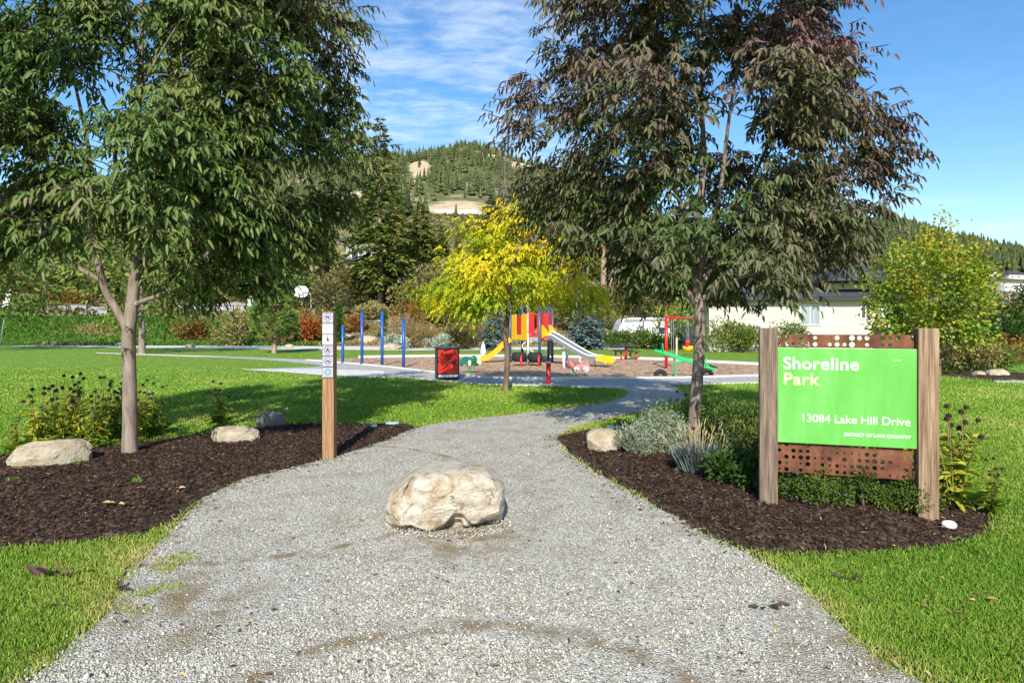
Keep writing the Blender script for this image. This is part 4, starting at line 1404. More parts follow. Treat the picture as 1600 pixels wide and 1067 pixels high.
B = [  # label, px, Y, radius, height, material, leaf size, n, tone
    ('rusty green shrub on the bank left of the round pine, below the fence', 300, 48, 1.6, 1.9, L_orange, (.22, .13), 1300, .25),
    ('big yellow green shrub at the foot of the bank beside the round pine', 376, 46, 1.9, 2.5, L_olive, (.22, .13), 1800, .8),
    ('low olive shrub in the shade right of the round pine', 445, 46, 1.5, 1.4, L_olive, (.2, .12), 1100, .6),
    ('bright orange red shrub left of the wooden sign post', 482, 47, 1.25, 2.4, L_orange, (.2, .12), 1500, .85),
    ('lush green patch of shrub between the orange bush and the cedar', 508, 48, 1.0, 1.3, L_shrub, (.2, .12), 800, .5),
    ('yellow orange shrub above the rightmost blue post', 640, 52, 1.1, 2.3, L_orange, (.2, .12), 1000, .45),
    ('rust tinged brown thicket right of the fir trunk', 620, 64, 3.4, 5.4, L_olive, (.34, .2), 3000, .35),
    ('brown green thicket left of the fir trunk', 545, 64, 3.2, 4.4, L_olive, (.34, .2), 2600, .45),
    ('olive thicket between the fir trunk and the golden tree', 668, 60, 3.0, 4.2, L_olive, (.32, .2), 2600, .55),
    ('green leafy shrub beside the orange bush under the thicket', 690, 54, 2.2, 3.0, L_shrub, (.28, .16), 1800, .5),
    ('low flowering yellow shrub at the foot of the big fir', 575, 56, 1.6, 1.7, L_olive, (.24, .14), 1100, .95),
    ('rosy orange low shrub right of the tallest cedar', 556, 52, 1.4, 1.6, L_orange, (.22, .13), 1000, .5),
    ('tawny shrub high on the slope above the thicket', 630, 76, 3.2, 4.4, L_olive, (.4, .24), 2000, .7),
    ('olive shrub left of the golden tree, above the pampas clumps', 712, 52, 2.2, 2.9, L_olive, (.26, .15), 1800, .6),
    ('green shrub behind the golden tree, above the play tower', 800, 52, 2.6, 3.4, L_shrub, (.26, .15), 1800, .4),
    ('brown shrub behind the right side of the golden tree', 880, 54, 2.4, 3.2, L_olive, (.28, .16), 1800, .5),
    ('rusty thicket on the slope behind the trailer nose', 930, 62, 3.0, 4.2, L_olive, (.32, .2), 2200, .4),
    ('tawny thicket above the trailer roof', 1000, 66, 3.4, 4.6, L_olive, (.34, .2), 2200, .6),
    ('dark green rounded shrub left of the trailer nose', 945, 41, 1.5, 1.0, L_shrub, (.16, .08), 1900, .35),
    ('tallest dark green shrub in front of the trailer, over the picnic table', 985, 42, 1.9, 1.3, L_shrub, (.16, .08), 2300, .4),
    ('green shrub in front of the trailer window', 1012, 40.5, 1.2, .95, L_shrub, (.16, .08), 1400, .5),
    ('green shrub left of the red swing post', 1030, 41, .9, .8, L_shrub, (.15, .08), 1000, .3),
    ('big yellow green hedge shrub right of the bronze ash trunk', 1130, 36, 1.35, 1.9, L_shrub, (.15, .08), 1800, .85),
    ('leafy shrub touching the left sign post from behind', 1168, 35, 1.2, 1.8, L_shrub, (.15, .08), 1600, .65),
    ('dark shrub between the bronze ash trunk and the yellow hedge shrub', 1110, 38, 1.0, 1.6, L_shrub, (.15, .08), 1100, .3),
    ('green shrub behind the sign top, under the house window', 1235, 32, 1.1, 1.62, L_shrub, (.13, .08), 1200, .6),
    ('round yellow green shrub on the bank above the sidewalk at far left', 40, 58, 2.0, 2.2, L_shrub, (.26, .15), 1200, .8),
    ('autumn shrub behind the fence left of the forked trunk', 110, 66, 2.2, 3.0, L_orange, (.28, .17), 1300, .35),
    ('yellow leaved shrub behind the fence right of the green ash trunk', 265, 66, 2.2, 3.2, L_olive, (.28, .17), 1400, .95),
    ('olive shrub behind the fence near the round pine', 335, 68, 2.0, 2.8, L_olive, (.28, .17), 1300, .7),
    ('pale shrub by the basketball court gate', 420, 66, 1.8, 2.8, L_olive, (.28, .17), 1200, .8),
    ('dark green shrub behind the basketball hoop', 478, 68, 2.0, 3.2, L_shrub, (.3, .18), 1300, .4),
    ('reddish brown shrub right of the maple trunk', 1492, 22.5, .75, 1.0, L_olive, (.11, .065), 1100, .55),
    ('yellow green shrub in the right border, nearest the maple', 1523, 20.8, .8, 1.05, L_olive, (.11, .065), 1300, .9),
    ('rounded green shrub standing alone on the grass near the right edge', 1560, 21.5, .75, 1.0, L_shrub, (.10, .06), 1200, .7),
    ('pinkish low shrub at the right edge of the border', 1596, 26, 1.1, .95, L_orange, (.12, .07), 900, .55),
    ('dull red heather patch under the clipped hedge', 1582, 31, 1.7, 1.0, L_orange, (.14, .08), 1000, .95),
    ('brown leafy shrub behind the hedge, under the distant road', 1545, 44, 2.4, 3.4, L_olive, (.22, .14), 1800, .6),
    ('dark green tree top shrub at the right edge, beside the road', 1612, 40, 1.5, 4.6, L_shrub, (.2, .13), 1700, .3),
    ('orange tipped shrub at the right edge above the hedge', 1598, 48, 1.6, 3.9, L_orange, (.22, .14), 1300, .55),
]
for lb, px, Y, r, h, mt, lf, n, tm in B:
    shrub(lb, px, Y, r, h, mt, lf, int(n * 1.15), tm=tm, group='shrubs round the park')

# variegated and pampas clumps behind the blue posts and the bin
for lb, px, Y, r, h, mt, lf, tm in [
    ('white edged leafy clump behind the rightmost blue post', 618, 39.5, .9, 1.0, L_silver, (.16, .07), .8),
    ('white edged leafy clump above the red bin', 688, 38.5, .75, .85, L_silver, (.15, .07), .75),
    ('straw coloured grass clump above the red bin', 655, 41.5, 1.1, 1.25, L_straw, (.6, .03), .5),
    ('dark bronze grass clump right of the red bin', 718, 39, .75, 1.0, L_olive, (.5, .03), .15),
    ('tall straw coloured grass mound behind the yellow slide', 735, 42.5, 1.6, 1.7, L_straw, (.7, .03), .4),
    ('tall straw coloured grass mound left of the red bin', 640, 45, 1.4, 1.6, L_straw, (.7, .03), .6),
]:
    shrub(lb, px, Y, r, h, mt, lf, 1300, name='ornamental_grass' if mt is not L_silver else 'variegated_shrub', tm=tm, group='ornamental clumps behind the playground')

# other background trees
def tG(P): return np.full(len(P), .45)
Yt = G(222, 553)[1]
leafy_tree('shade_tree', 'yellow green tree far behind the green ash, with a straight pale trunk', (G(222, 553)[0], Yt, 0), 2.4, .17, (0, 0, 4.6), (3.6, 3.0, 2.6), 60, 42, (.26, .17), L_shrub, M_bark_ash, lambda P: np.full(len(P), .8), mind=.75, group='trees along the far sidewalk')
leafy_tree('shade_tree', 'leafy tree at the far left behind the leaning sign', (-30, 37, 0), 2.4, .17, (0, 0, 4.6), (3.6, 3.2, 2.6), 50, 40, (.28, .18), L_shrub, M_bark_ash, tG, mind=.75, group='trees along the far sidewalk')
leafy_tree('shade_tree', 'small lime green tree above the seesaw, beside the red swing frame', (.258 * 37, 37, 0), 1.0, .06, (0, 0, 2.1), (1.15, 1.0, .95), 34, 30, (.16, .10), L_maple, M_bark_brown, lambda P: np.full(len(P), .35) + .2 * (P[:, 2] > 2.4), mind=.34)
for px, Y, h, lb, tm in [(30, 72, 9, 'yellowing tree behind the court at the far left', .9), (130, 78, 10, 'green broadleaf tree behind the fork of the green ash', .5), (300, 74, 9, 'golden green tree behind the green ash crown', .9), (440, 76, 8.5, 'broadleaf tree behind the small pine', .5), (1060, 74, 9.5, 'olive tree behind the bronze ash, above the trailer', .5), (870, 72, 8, 'green tree behind the tip of the golden tree', .4)]:
    l = on(px, Y)
    leafy_tree('background_tree', lb, l, h * .3, .16, (0, 0, h * .62), (h * .36, h * .34, h * .40), 46, 34, (.42, .27), L_shrub if tm < .8 else L_olive, M_bark_brown, (lambda v: (lambda P: np.full(len(P), v)))(tm), mind=h * .105, group='broadleaf trees on the slope')
for px, Y, lb in [(943, 62, 'reddish pine trunk left of the white trailer'), (955, 66, 'second reddish trunk left of the white trailer')]:
    l = on(px, Y)
    leafy_tree('old_pine', lb, l, 7, .34, (0, 0, 11), (2.6, 2.6, 3.0), 40, 34, (.45, .16), L_conifer, M_bark_pine, None, mind=1.0, group='old pines behind the trailer')

# ------------------------------------------------------------------ far forest and scrub
def forest(n, name, label, Y0, Y1, umin, umax, hgt, densf, mat, seed):
    rg = np.random.default_rng(seed)
    Y = (Y0 ** 2 + (Y1 ** 2 - Y0 ** 2) * rg.random(n)) ** .5
    u = rg.uniform(umin, umax, n)
    X = u * Y
    k = rg.random(n) < densf(u, Y, X)
    X, Y, u = X[k], Y[k], u[k]
    Z = terr(X, Y)
    n = len(X)
    h = hgt * rg.uniform(.45, 1.15, n) * (1 + .25 * (rg.random(n) < .12))
    seg = 6
    tiers = [(.10, .46, .19), (.30, .70, .155), (.52, .88, .11), (.72, 1.0, .065)]
    Vs, Fs, tt = [], [], []
    off = 0
    tone = np.clip(rg.normal(.42, .2, n), 0, 1)
    for (a, b, r) in tiers:
        ang = np.arange(seg) * 2 * math.pi / seg
        rr = r * rg.uniform(.6, 1.25, (n, seg)) * h[:, None]
        an = ang[None] + rg.uniform(0, 1, (n, 1))
        ring = np.stack([X[:, None] + rr * np.cos(an), Y[:, None] + rr * np.sin(an), Z[:, None] + h[:, None] * (a + rg.uniform(-.05, .04, (n, seg)))], -1)
        top = np.stack([X, Y, Z + h * b], -1)[:, None]
        v = np.concatenate([ring, top], 1).reshape(-1, 3)
        f = np.array([[i, (i + 1) % seg, seg] for i in range(seg)])
        Fs.append((np.arange(n)[:, None, None] * (seg + 1) + f[None]).reshape(-1, 3) + off)
        Vs.append(v); off += len(v)
        tt.append(np.repeat(tone, seg) + rg.normal(0, .12, n * seg))
    return tag(mk(name, np.concatenate(Vs), np.concatenate(Fs), mat, t=np.clip(np.concatenate(tt), 0, 1)), label, 'forest', kind='stuff')


L_far = leafmat('far_conifer', [(.034, .050, .020), (.064, .082, .030), (.10, .118, .042), (.145, .148, .06)], 0, .9, .05)


def dens_main(u, Y, X):
    nz = .5 + .28 * np.sin(X * .030 + 2 * np.sin(Y * .011)) + .28 * np.sin(Y * .024 + X * .017 + 1) + .2 * np.sin(X * .09 + Y * .05)
    d = np.clip(nz * 1.9, .25, 1)
    d = np.where(sandmask(u, Y) > .35, d * .07, d)
    d = np.where((u > -.150) & (u < -.015) & (Y < 322), .025, d)
    d = np.where((Y > 820) & (Y < 960), .75, d)
    road = (u > .735) & (u < .86) & (Y < 310)
    return np.where(road, 0, d) * np.where(Y > 970, 0, 1)


forest(18000, 'mountain_forest', 'conifer forest scattered over the mountain behind the park', 150, 960, -.95, .38, 9.0, dens_main, L_far, 5)
forest(5200, 'ridge_forest', 'dense dark conifer forest on the ridge at the right', 250, 950, .38, 1.0, 12.5, lambda u, Y, X: np.where((u > .735) & (Y < 330), 0, np.where(Y > 960, 0, .95)), L_far, 6)
# slope scrub between the planted bank and the forest
n = 3600
Y = 58 * (175 / 58) ** rng.random(n); u = rng.uniform(-.95, .34, n)
Y[2600:] = rng.uniform(140, 268, 1000); u[2600:] = rng.uniform(-.17, .0, 1000); X = u * Y
Z = terr(X, Y)
m_ = 16
sz = rng.uniform(.5, 1.5, n)
P = np.repeat(np.stack([X, Y, Z], 1), m_, 0) + rdir(n * m_, .5) * np.repeat(sz, m_)[:, None] * rng.uniform(.2, 1, (n * m_, 1)) * np.array([1, 1, .8])
t = np.clip(np.repeat(rng.beta(1.6, 1.8, n), m_) + rng.normal(0, .1, n * m_), 0, 1)
V, Fq = blades(P, rdir(n * m_, .4), rdir(n * m_, .7), np.repeat(sz, m_) * .55, np.repeat(sz, m_) * .26)
tag(mk('slope_scrub', V, Fq, L_olive, t=np.repeat(t, 2)), 'rough autumn scrub covering the slope behind the park', 'scrub', kind='stuff')
# green rough grass on the left bank and dry grass in the middle
n = 70000
Y = rng.uniform(45.2, 57, n); u = rng.uniform(-.95, .1, n); X = u * Y
Z = terr(X, Y)
lush = (X < -13 + rng.normal(0, 1.5, n)) & (np.sin(X * .5 + Y) + np.sin(X * .23 - Y * .7) + rng.normal(0, .5, n) > -1.7)
a = rng.uniform(0, 6.28, n)
V, Fq = blades(np.stack([X, Y, Z - .02], 1), np.stack([np.cos(a) * .7, np.sin(a) * .7, np.ones(n)], 1), rdir(n, .5), rng.uniform(.2, .5, n), rng.uniform(.05, .11, n), curl=.2)
k = np.repeat(lush, 2); t = np.repeat(np.clip(rng.beta(2, 2, n), 0, 1), 2)
Fa, Fb = Fq[k], Fq[~k]
def sub(V, Fq):
    u_s = np.unique(Fq); mp = np.full(len(V), -1); mp[u_s] = np.arange(len(u_s)); return V[u_s], mp[Fq]
tag(mk('bank_grass', *sub(V, Fa), L_lush, t=t[k]), 'rough bright green grass on the left bank', 'grass', kind='stuff')
tag(mk('dry_grass', *sub(V, Fb), L_straw, t=t[~k]), 'dry straw coloured grass on the bank behind the blue posts', 'grass', kind='stuff')
# ------------------------------------------------------------------ lettering
def lettering(name, txt, size, mat, parent, x, z, y=-.004, align='LEFT', bold=0.0, depth=.0012, shear=0.0, space=1.0):
    cu = bpy.data.curves.new(name, 'FONT')
    cu.body = txt
    cu.size = size
    cu.align_x = align
    cu.extrude = depth
    cu.offset = bold
    cu.shear = shear
    cu.space_character = space
    cu.resolution_u = 4
    o = bpy.data.objects.new('tmp_text', cu)
    COL.objects.link(o)
    bpy.context.view_layer.update()
    me = bpy.data.meshes.new_from_object(o.evaluated_get(bpy.context.evaluated_depsgraph_get()))
    bpy.data.objects.remove(o)
    bpy.data.curves.remove(cu)
    me.transform(Matrix.Translation((x, y, z)) @ Matrix.Rotation(R(90), 4, 'X'))
    me.materials.clear()
    me.materials.append(mat)
    me.name = name
    q = bpy.data.objects.new(name, me)
    COL.objects.link(q)
    q.parent = parent
    return q


# ------------------------------------------------------------------ park sign
D1, D2 = 5.50, 5.15
p1 = np.array([(1200 - 800) * D1 / F, D1]); p2 = np.array([(1447 - 800) * D2 / F, D2])
mid_ = (p1 + p2) / 2
span = np.linalg.norm(p2 - p1)
th = math.atan2(p2[1] - p1[1], p2[0] - p1[0])
sign = thing('park_sign', 'green park name board with white lettering between two timber posts in the right mulch bed', 'sign', (mid_[0], mid_[1], 0), th)
pw = .145
MB().box((-span / 2, 0, .68), (pw, pw, 1.757), bev=.006).build('post', M_greywood, sign)
tag(MB().box((span / 2, 0, .66), (pw, pw, 1.797), bev=.006).build('post', M_posttimber, sign), 'browner right hand timber post')
gap = span - pw
# rusted steel sheet with punched holes, above and below the board: holes are real
def perforated(name, z0, z1, rows, cols, seed, skip, big=()):
    rg = random.Random(seed)
    bm = bmesh.new()
    W_ = gap + .02
    cw = W_ / cols
    rh = (z1 - z0) / rows
    for r in range(rows):
        for c in range(cols):
            x0, x1 = -W_ / 2 + c * cw, -W_ / 2 + (c + 1) * cw
            a, b = z0 + r * rh, z0 + (r + 1) * rh
            cxx, czz = (x0 + x1) / 2, (a + b) / 2
            lv = rg.random()
            rad = 0 if lv < skip else (.35 if lv > .72 else (.28 if lv > .45 else .17)) * min(cw, rh)
            if (r, c) in big: rad = .42 * min(cw, rh)
            fr, bk = [], []
            sq = [(x0, a), (x1, a), (x1, b), (x0, b)]
            if rad == 0:
                for y in (-.006, .0):
                    vs = [bm.verts.new((p[0], y, p[1])) for p in sq]
                    bm.faces.new(vs if y < 0 else vs[::-1])
                continue
            n = 12
            circ = [(cxx + rad * math.cos(-2.356 + 2 * math.pi * k / n), czz + rad * math.sin(-2.356 + 2 * math.pi * k / n)) for k in range(n)]
            inn = []
            for y in (-.006, .0):
                o_ = [bm.verts.new((p[0], y, p[1])) for p in sq]
                i_ = [bm.verts.new((p[0], y, p[1])) for p in circ]
                inn.append(i_)
                for s in range(4):
                    seg = [i_[(s * 3 + k) % n] for k in range(4)]
                    f = [o_[s], o_[(s + 1) % 4]] + seg[::-1]
                    bm.faces.new(f if y < 0 else f[::-1])
            for k in range(n):
                bm.faces.new((inn[0][k], inn[0][(k + 1) % n], inn[1][(k + 1) % n], inn[1][k]))
    bmesh.ops.remove_doubles(bm, verts=bm.verts, dist=1e-5)
    me = bpy.data.meshes.new(name)
    bm.to_mesh(me); bm.free()
    me.materials.append(M_rust)
    o = bpy.data.objects.new(name, me)
    COL.objects.link(o)
    o.parent = sign
    return o
perforated('steel_strip', 1.395, 1.505, 2, 19, 5, .30, {(0, 10), (1, 10)})
perforated('steel_strip', .332, .60, 5, 19, 8, .22)
board = MB().box((.012, -.030, (1.392 + .592) / 2), (gap + .03, .028, .80), bev=.003).build('board', M_signgreen, sign)
MB().box((.012, -.008, .99), (gap - .1, .014, .7)).build('backing', M_dark, sign)
bl = .012 - (gap + .03) / 2
lettering('park_name', 'Shoreline', .143, M_white, board, bl + .045, 1.215, -.0455, bold=.0022, space=1.06)
lettering('park_name', 'Park', .143, M_yellowtext, board, bl + .045, 1.083, -.0455, bold=.0022, space=1.08)
lettering('street_address', '13084 Lake Hill Drive', .094, M_white, board, -bl - .05, .775, -.0455, 'RIGHT', bold=0, space=.98)
lettering('owner_name', 'DISTRICT OF LAKE COUNTRY', .036, M_white, board, -bl - .05, .672, -.0455, 'RIGHT', bold=.0006)
gh = MB()
gx, gz, gw_, gh_ = bl + .82, .985, .30, .20
for q in ((gx, gz + gh_ / 2, gw_, .004), (gx, gz - gh_ / 2, gw_, .004)):
    gh.box((q[0], -.0447, q[1]), (q[2], .0014, q[3]))
for q in ((gx - gw_ / 2, gz), (gx + gw_ / 2, gz)):
    gh.box((q[0], -.0447, q[1]), (.004, .0014, gh_ - .01))
gh.build('glue_mark', paint('dull_green', (.10, .42, .07), .6), board)
MB().box((bl + .90, -.0447, 1.30), (.055, .0014, .004)).build('glue_mark', M_white, board)

# ------------------------------------------------------------------ wooden rule post
px0, py0 = G(515, 716)
pole = thing('sign_post', 'square wooden post carrying six small park rule plates beside the gravel path', 'post', (px0, py0, 0), R(-1))
MB().box((0, 0, .76), (.137, .137, 1.95), bev=.006).build('post', M_cedar, pole)
plate_w = .124
M_plate = paint('lilac_white_plate', (.37, .355, .41), .4, .05)
M_platew = paint('sun_bleached_plate', (.58, .56, .55), .4, .05)
MB().box((0, -.0690, 1.722 - .382), (.134, .004, .775), bev=.001).build('backing_strip', M_dark, pole)
M_teal = paint('dull_teal_ink', (.14, .27, .28), .4)
M_ink = paint('black_ink', (.02, .018, .02), .5)
M_redink = paint('red_ink', (.40, .05, .05), .5)
zt = 1.722
for k in range(6):
    zc = zt - .0605 - k * .128
    pl = MB().box((0, -.0730, zc), (plate_w, .004, .117), bev=.001).build('rule_plate', M_platew if k in (1, 2) else M_plate, pole)
    tag(pl, ['plate with a crossed out dog', 'faded plate with broken red symbols', 'plate with a crossed out bottle and seated figure', 'plate with a crossed out tent', 'plate with a crossed out motorcycle', 'plate with a teal clock'][k])
    c = (0, -.0752, zc + .008)
    if k == 5:
        MB().ring(c, .024, .042, .0016).build('clock_ring', M_teal, pl)
        b = MB(); b.box((-.0, c[1], c[2] + .008), (.005, .0016, .020)); b.box((.0105, c[1], c[2]), (.015, .0016, .005)); b.build('clock_hand', M_teal, pl)
        MB().ring(c, .0185, .0215, .0016).build('clock_ring', M_teal, pl)
    else:
        if k == 1:
            b = MB(); b.torus((c[0] + .008, c[1], c[2]), .036, .0022, arc=(-2.2, 1.7), seg=18, sseg=5); b.build('ban_ring', M_redink, pl)
        else:
            MB().ring(c, .0375, .0415, .0016).build('ban_ring', M_redink if k == 2 else M_ink, pl)
        Mg = Matrix.Translation(c)
        g = MB()
        if k == 0:
            g.prism([(-.022, .004), (-.014, .010), (.010, .008), (.016, .018), (.026, .014), (.020, .006), (.016, -.002), (.018, -.020), (.012, -.020), (.009, -.006), (-.008, -.006), (-.014, -.020), (-.020, -.020), (-.016, -.004), (-.026, .012)], .0016, Mg)
        elif k == 1:
            g.prism([(-.026, .026), (-.012, .030), (-.018, .022), (-.010, .016), (-.024, .014)], .0016, Mg)
            g.prism([(-.022, .000), (-.002, .003), (.004, -.002), (-.02, -.006)], .0016, Mg)
            g.prism([(-.024, -.020), (-.010, -.018), (-.012, -.032), (-.024, -.034)], .0016, Mg)
        elif k == 2:
            g.prism([(-.008, .028), (.002, .028), (.003, .012), (.012, .006), (.014, -.008), (.024, -.014), (.020, -.022), (-.016, -.022), (-.012, -.004), (-.006, .008)], .0016, Mg)
        elif k == 3:
            g.prism([(0, .026), (.024, -.022), (.010, -.022), (0, .0), (-.010, -.022), (-.024, -.022)], .0016, Mg)
        else:
            g.torus((c[0] - .017, c[1], c[2] - .010), .0095, .0022, seg=14, sseg=4)
            g.torus((c[0] + .017, c[1], c[2] - .010), .0095, .0022, seg=14, sseg=4)
            g.prism([(-.017, -.008), (-.008, .006), (.006, .004), (.014, .014), (.020, .012), (.014, .002), (.017, -.010), (.004, -.006), (-.004, -.004)], .0016, Mg)
        g.build('pictogram', M_redink if k == 1 else M_ink, pl)
        if k != 1:
            b = MB(); b.box((c[0], c[1] - .0012, c[2]), (.074, .0012, .0042), rot=(0, R(45), 0)); b.build('ban_bar', M_redink if k == 2 else M_ink, pl)
    b = MB(); b.box((0, -.0750, zc - .048), (.05 if k != 5 else .09, .001, .004)); b.build('caption_line', M_ink, pl)

# ------------------------------------------------------------------ rocks
def rock(name, label, loc, size, mat, seed, rz=0.0, sub=5, boxy=2.6, rough=.10, sink=.2, shape=None, group=None):
    bm = bmesh.new()
    bmesh.ops.create_icosphere(bm, subdivisions=sub, radius=1)
    V = np.array([v.co[:] for v in bm.verts])
    p = boxy
    V = V / (np.abs(V) ** p).sum(1, keepdims=True) ** (1 / p)
    so_ = Vector((seed * 7.3, seed * 3.1, seed * 1.7))
    disp = np.zeros(len(V))
    for i, v in enumerate(V):
        q = Vector(v)
        d1 = noise.noise(q * 1.1 + so_)
        vd, _ = noise.voronoi(q * 1.5 + so_)
        d2 = (vd[1] - vd[0])
        d3 = noise.fractal(q * 3.5 + so_, .8, 2.2, 5)
        disp[i] = d1 * 1.1 + min(d2, .35) * .9 + d3 * .28
    V = V * (1 + rough * disp)[:, None]
    rk = np.random.default_rng(int(seed * 1000))
    for i in range(16):
        nrm_ = rk.normal(size=3) * np.array([1, 1, .8]); nrm_ /= np.linalg.norm(nrm_)
        dd = rk.uniform(.80, .98)
        e = V @ nrm_ - dd * np.abs(V @ nrm_).max()
        V = V - np.clip(e, 0, None)[:, None] * nrm_ * .92
    fine = np.array([noise.fractal(Vector(v) * 6 + so_, .9, 2.1, 6) for v in V])
    V = V * (1 + .016 * fine)[:, None]
    if shape is not None:
        V = shape(V)
    V = V * np.array(size) * .5
    zmin = -size[2] * .5 * (1 - 2 * sink)
    V[:, 2] -= zmin
    for v, c in zip(bm.verts, V):
        v.co = c
    me = bpy.data.meshes.new(name)
    bm.to_mesh(me); bm.free()
    me.materials.append(mat)
    o = bpy.data.objects.new(name, me)
    COL.objects.link(o)
    o.location = loc
    o.rotation_euler = (0, 0, rz)
    return tag(o, label, 'rock', group)


def boulder_shape(V):
    V = V.copy()
    x, y, z = V[:, 0].copy(), V[:, 1].copy(), V[:, 2].copy()
    V[:, 0] = x * (1 - .10 * sstep(.2, 1, z)) - .10 * sstep(-.2, -1, x) * (1 - sstep(-1, .4, z)) + .06 * sstep(0, 1, z)
    z = np.where(z > .62, .62 + (z - .62) * .35, z)
    # crest slopes down to the left and right
    V[:, 2] = z - .42 * sstep(.62, 1.05, np.abs(x - .03)) * sstep(0, 1, z) - .06 * sstep(.2, 1, -x) * sstep(0, 1, z)
    # broken lower lip: the front face overhangs along a wavy line
    zl = -.52 + .24 * np.exp(-((x - .22) / .17) ** 2) - .10 * np.exp(-((x + .35) / .2) ** 2) + .06 * np.sin(x * 9)
    under = sstep(.0, .09, zl - z) * sstep(-.2, -.5, y)
    V[:, 1] = V[:, 1] + under * (.26 + .10 * np.sin(x * 11 + 1) + .05 * np.sin(x * 31))
    zl2 = zl - .22 + .07 * np.sin(x * 7 + 2)
    under2 = sstep(.0, .06, zl2 - z) * sstep(-.1, -.4, y)
    V[:, 1] = V[:, 1] + under2 * .20
    # hairline ledges across the face
    ledge = .012 * np.sin(z * 17 + x * 3.5 + 2 * np.sin(x * 3)) * sstep(-.4, -.8, y)
    V[:, 1] = V[:, 1] + ledge
    notch = .20 * np.exp(-((x + .70 - .12 * z) / .04) ** 2) * sstep(-.1, .55, z) * sstep(-.2, -.6, y)
    V[:, 1] = V[:, 1] + notch
    return V


yb = G(700, 838)[1]
rock('boulder', 'large buff sandstone boulder sitting in the middle of the gravel path', ((697 - 800) * (yb + .3) / F, yb + .29, -.015), (.90, .60, .60), M_boulder, 3.3, R(4), 6, 4.2, .05, .075, boulder_shape)
def wedge(s):
    def f(V):
        V = V.copy()
        V[:, 2] += s * V[:, 0] * .5 * (V[:, 2] > -.2)
        return V
    return f
gr_ = 'rocks set in the mulch beds'
x, y = G(52, 738); rock('rock', 'long pale rock at the left edge of the left mulch bed', (x, y + .25, 0), (.80, .5, .42), M_rockpale, 1.7, R(14), 5, 2.4, .13, .25, wedge(.35), gr_)
x, y = G(358, 698); rock('rock', 'low buff rock between the green ash and the wooden post', (x, y + .2, .03), (.62, .42, .29), M_rockpale, 5.2, R(-6), 5, 2.2, .13, .28, wedge(-.2), gr_)
x, y = G(417, 671); rock('rock', 'shaded dark grey rock at the grass edge behind the left bed', (x, y + .15, .02), (.42, .36, .31), M_rockdark, 8.1, R(20), 5, 2.2, .14, .25, None, gr_)
x, y = G(950, 712); rock('rock', 'rounded pale rock beside the silvery lavender in the right bed', (x, y + .2, .03), (.50, .36, .36), M_rockpale, 2.9, R(-12), 5, 2.5, .10, .28, wedge(-.3), gr_)
x, y = G(1488, 834); rock('rock', 'small white stone right of the sign post on the mulch', (x, y + .03, .05), (.115, .07, .06), paint('white_stone', (.66, .65, .62), .8), 6.4, R(-25), 3, 2.2, .12, .3, None, gr_)
x, y = G(584, 673); rock('rock', 'small white stone at the tip of the left mulch bed', (x, y + .03, .05), (.11, .09, .07), M_platew, 4.4, 0, 3, 2.2, .12, .3, None, gr_)
x, y = G(1064, 745); rock('rock', 'small tan stone at the foot of the blue fescue', (x, y, .06), (.12, .09, .09), M_rockpale, 9.4, 0, 3, 2.3, .12, .3, None, gr_)
for px, py, Y, s, lb in [(575, 530, 46, (1.3, 1.0, .8), 'buff rock on the bank between the two tall blue posts'), (645, 528, 47, (1.5, 1.0, 1.0), 'buff rock on the bank right of the blue posts'), (610, 548, 38.5, (1.3, .8, .45), 'flat pale rock on the kerb behind the blue posts'), (545, 525, 50, (1.0, .8, .6), 'buff rock on the bank behind the lowest blue post')]:
    x, y, z = A(px, py, Y); rock('rock', lb, (x, y, T(x, y) + .02), s, M_rockpale, px * .013, .3, 4, 2.3, .13, .25, None, 'rocks on the planted bank')
for px, py, lb in [(187, 541, 'block of stone on the sidewalk edge behind the green ash trunk'), (298, 543, 'stone on the sidewalk edge left of the round pine'), (452, 544, 'stone on the sidewalk edge right of the round pine')]:
    x, y = G(px, py); rock('rock', lb, (x, y, .02), (.55, .4, .3), M_rockpale, px * .017, .2, 3, 2.6, .1, .2, None, 'stones along the sidewalk')
x, y = G(1575, 590); rock('rock', 'pale rock in the far right border by the concrete pad', (x, y + .4, .0), (.6, .4, .3), M_rockpale, 3.6, 0, 4, 2.4, .1, .25, None, 'rocks in the far right border')
x, y = G(1545, 590); rock('rock', 'smaller pale rock left of the concrete pad', (x, y + .4, .0), (.35, .3, .22), M_rockpale, 7.6, 0, 4, 2.4, .1, .25, None, 'rocks in the far right border')

# irrigation lids
M_lid = paint('pale_green_lid', (.30, .45, .38), .5)
for px, py, lb in [(613, 665, 'pale green round valve lid at the grass edge left of the path'), (960, 672, 'pale green round valve lid at the grass edge right of the path')]:
    x, y = G(px, py)
    t = thing('valve_lid', lb, 'lid', (x, y, .03), group='irrigation valve lids')
    MB().tube([(0, 0, -.05), (0, 0, .02), (0, 0, .032)], [.11, .11, .10], 24).build('lid', M_lid, t, True)
    MB().tube([(0, 0, .031), (0, 0, .036)], [.03, .028], 12).build('handle', M_dkgreen, t)

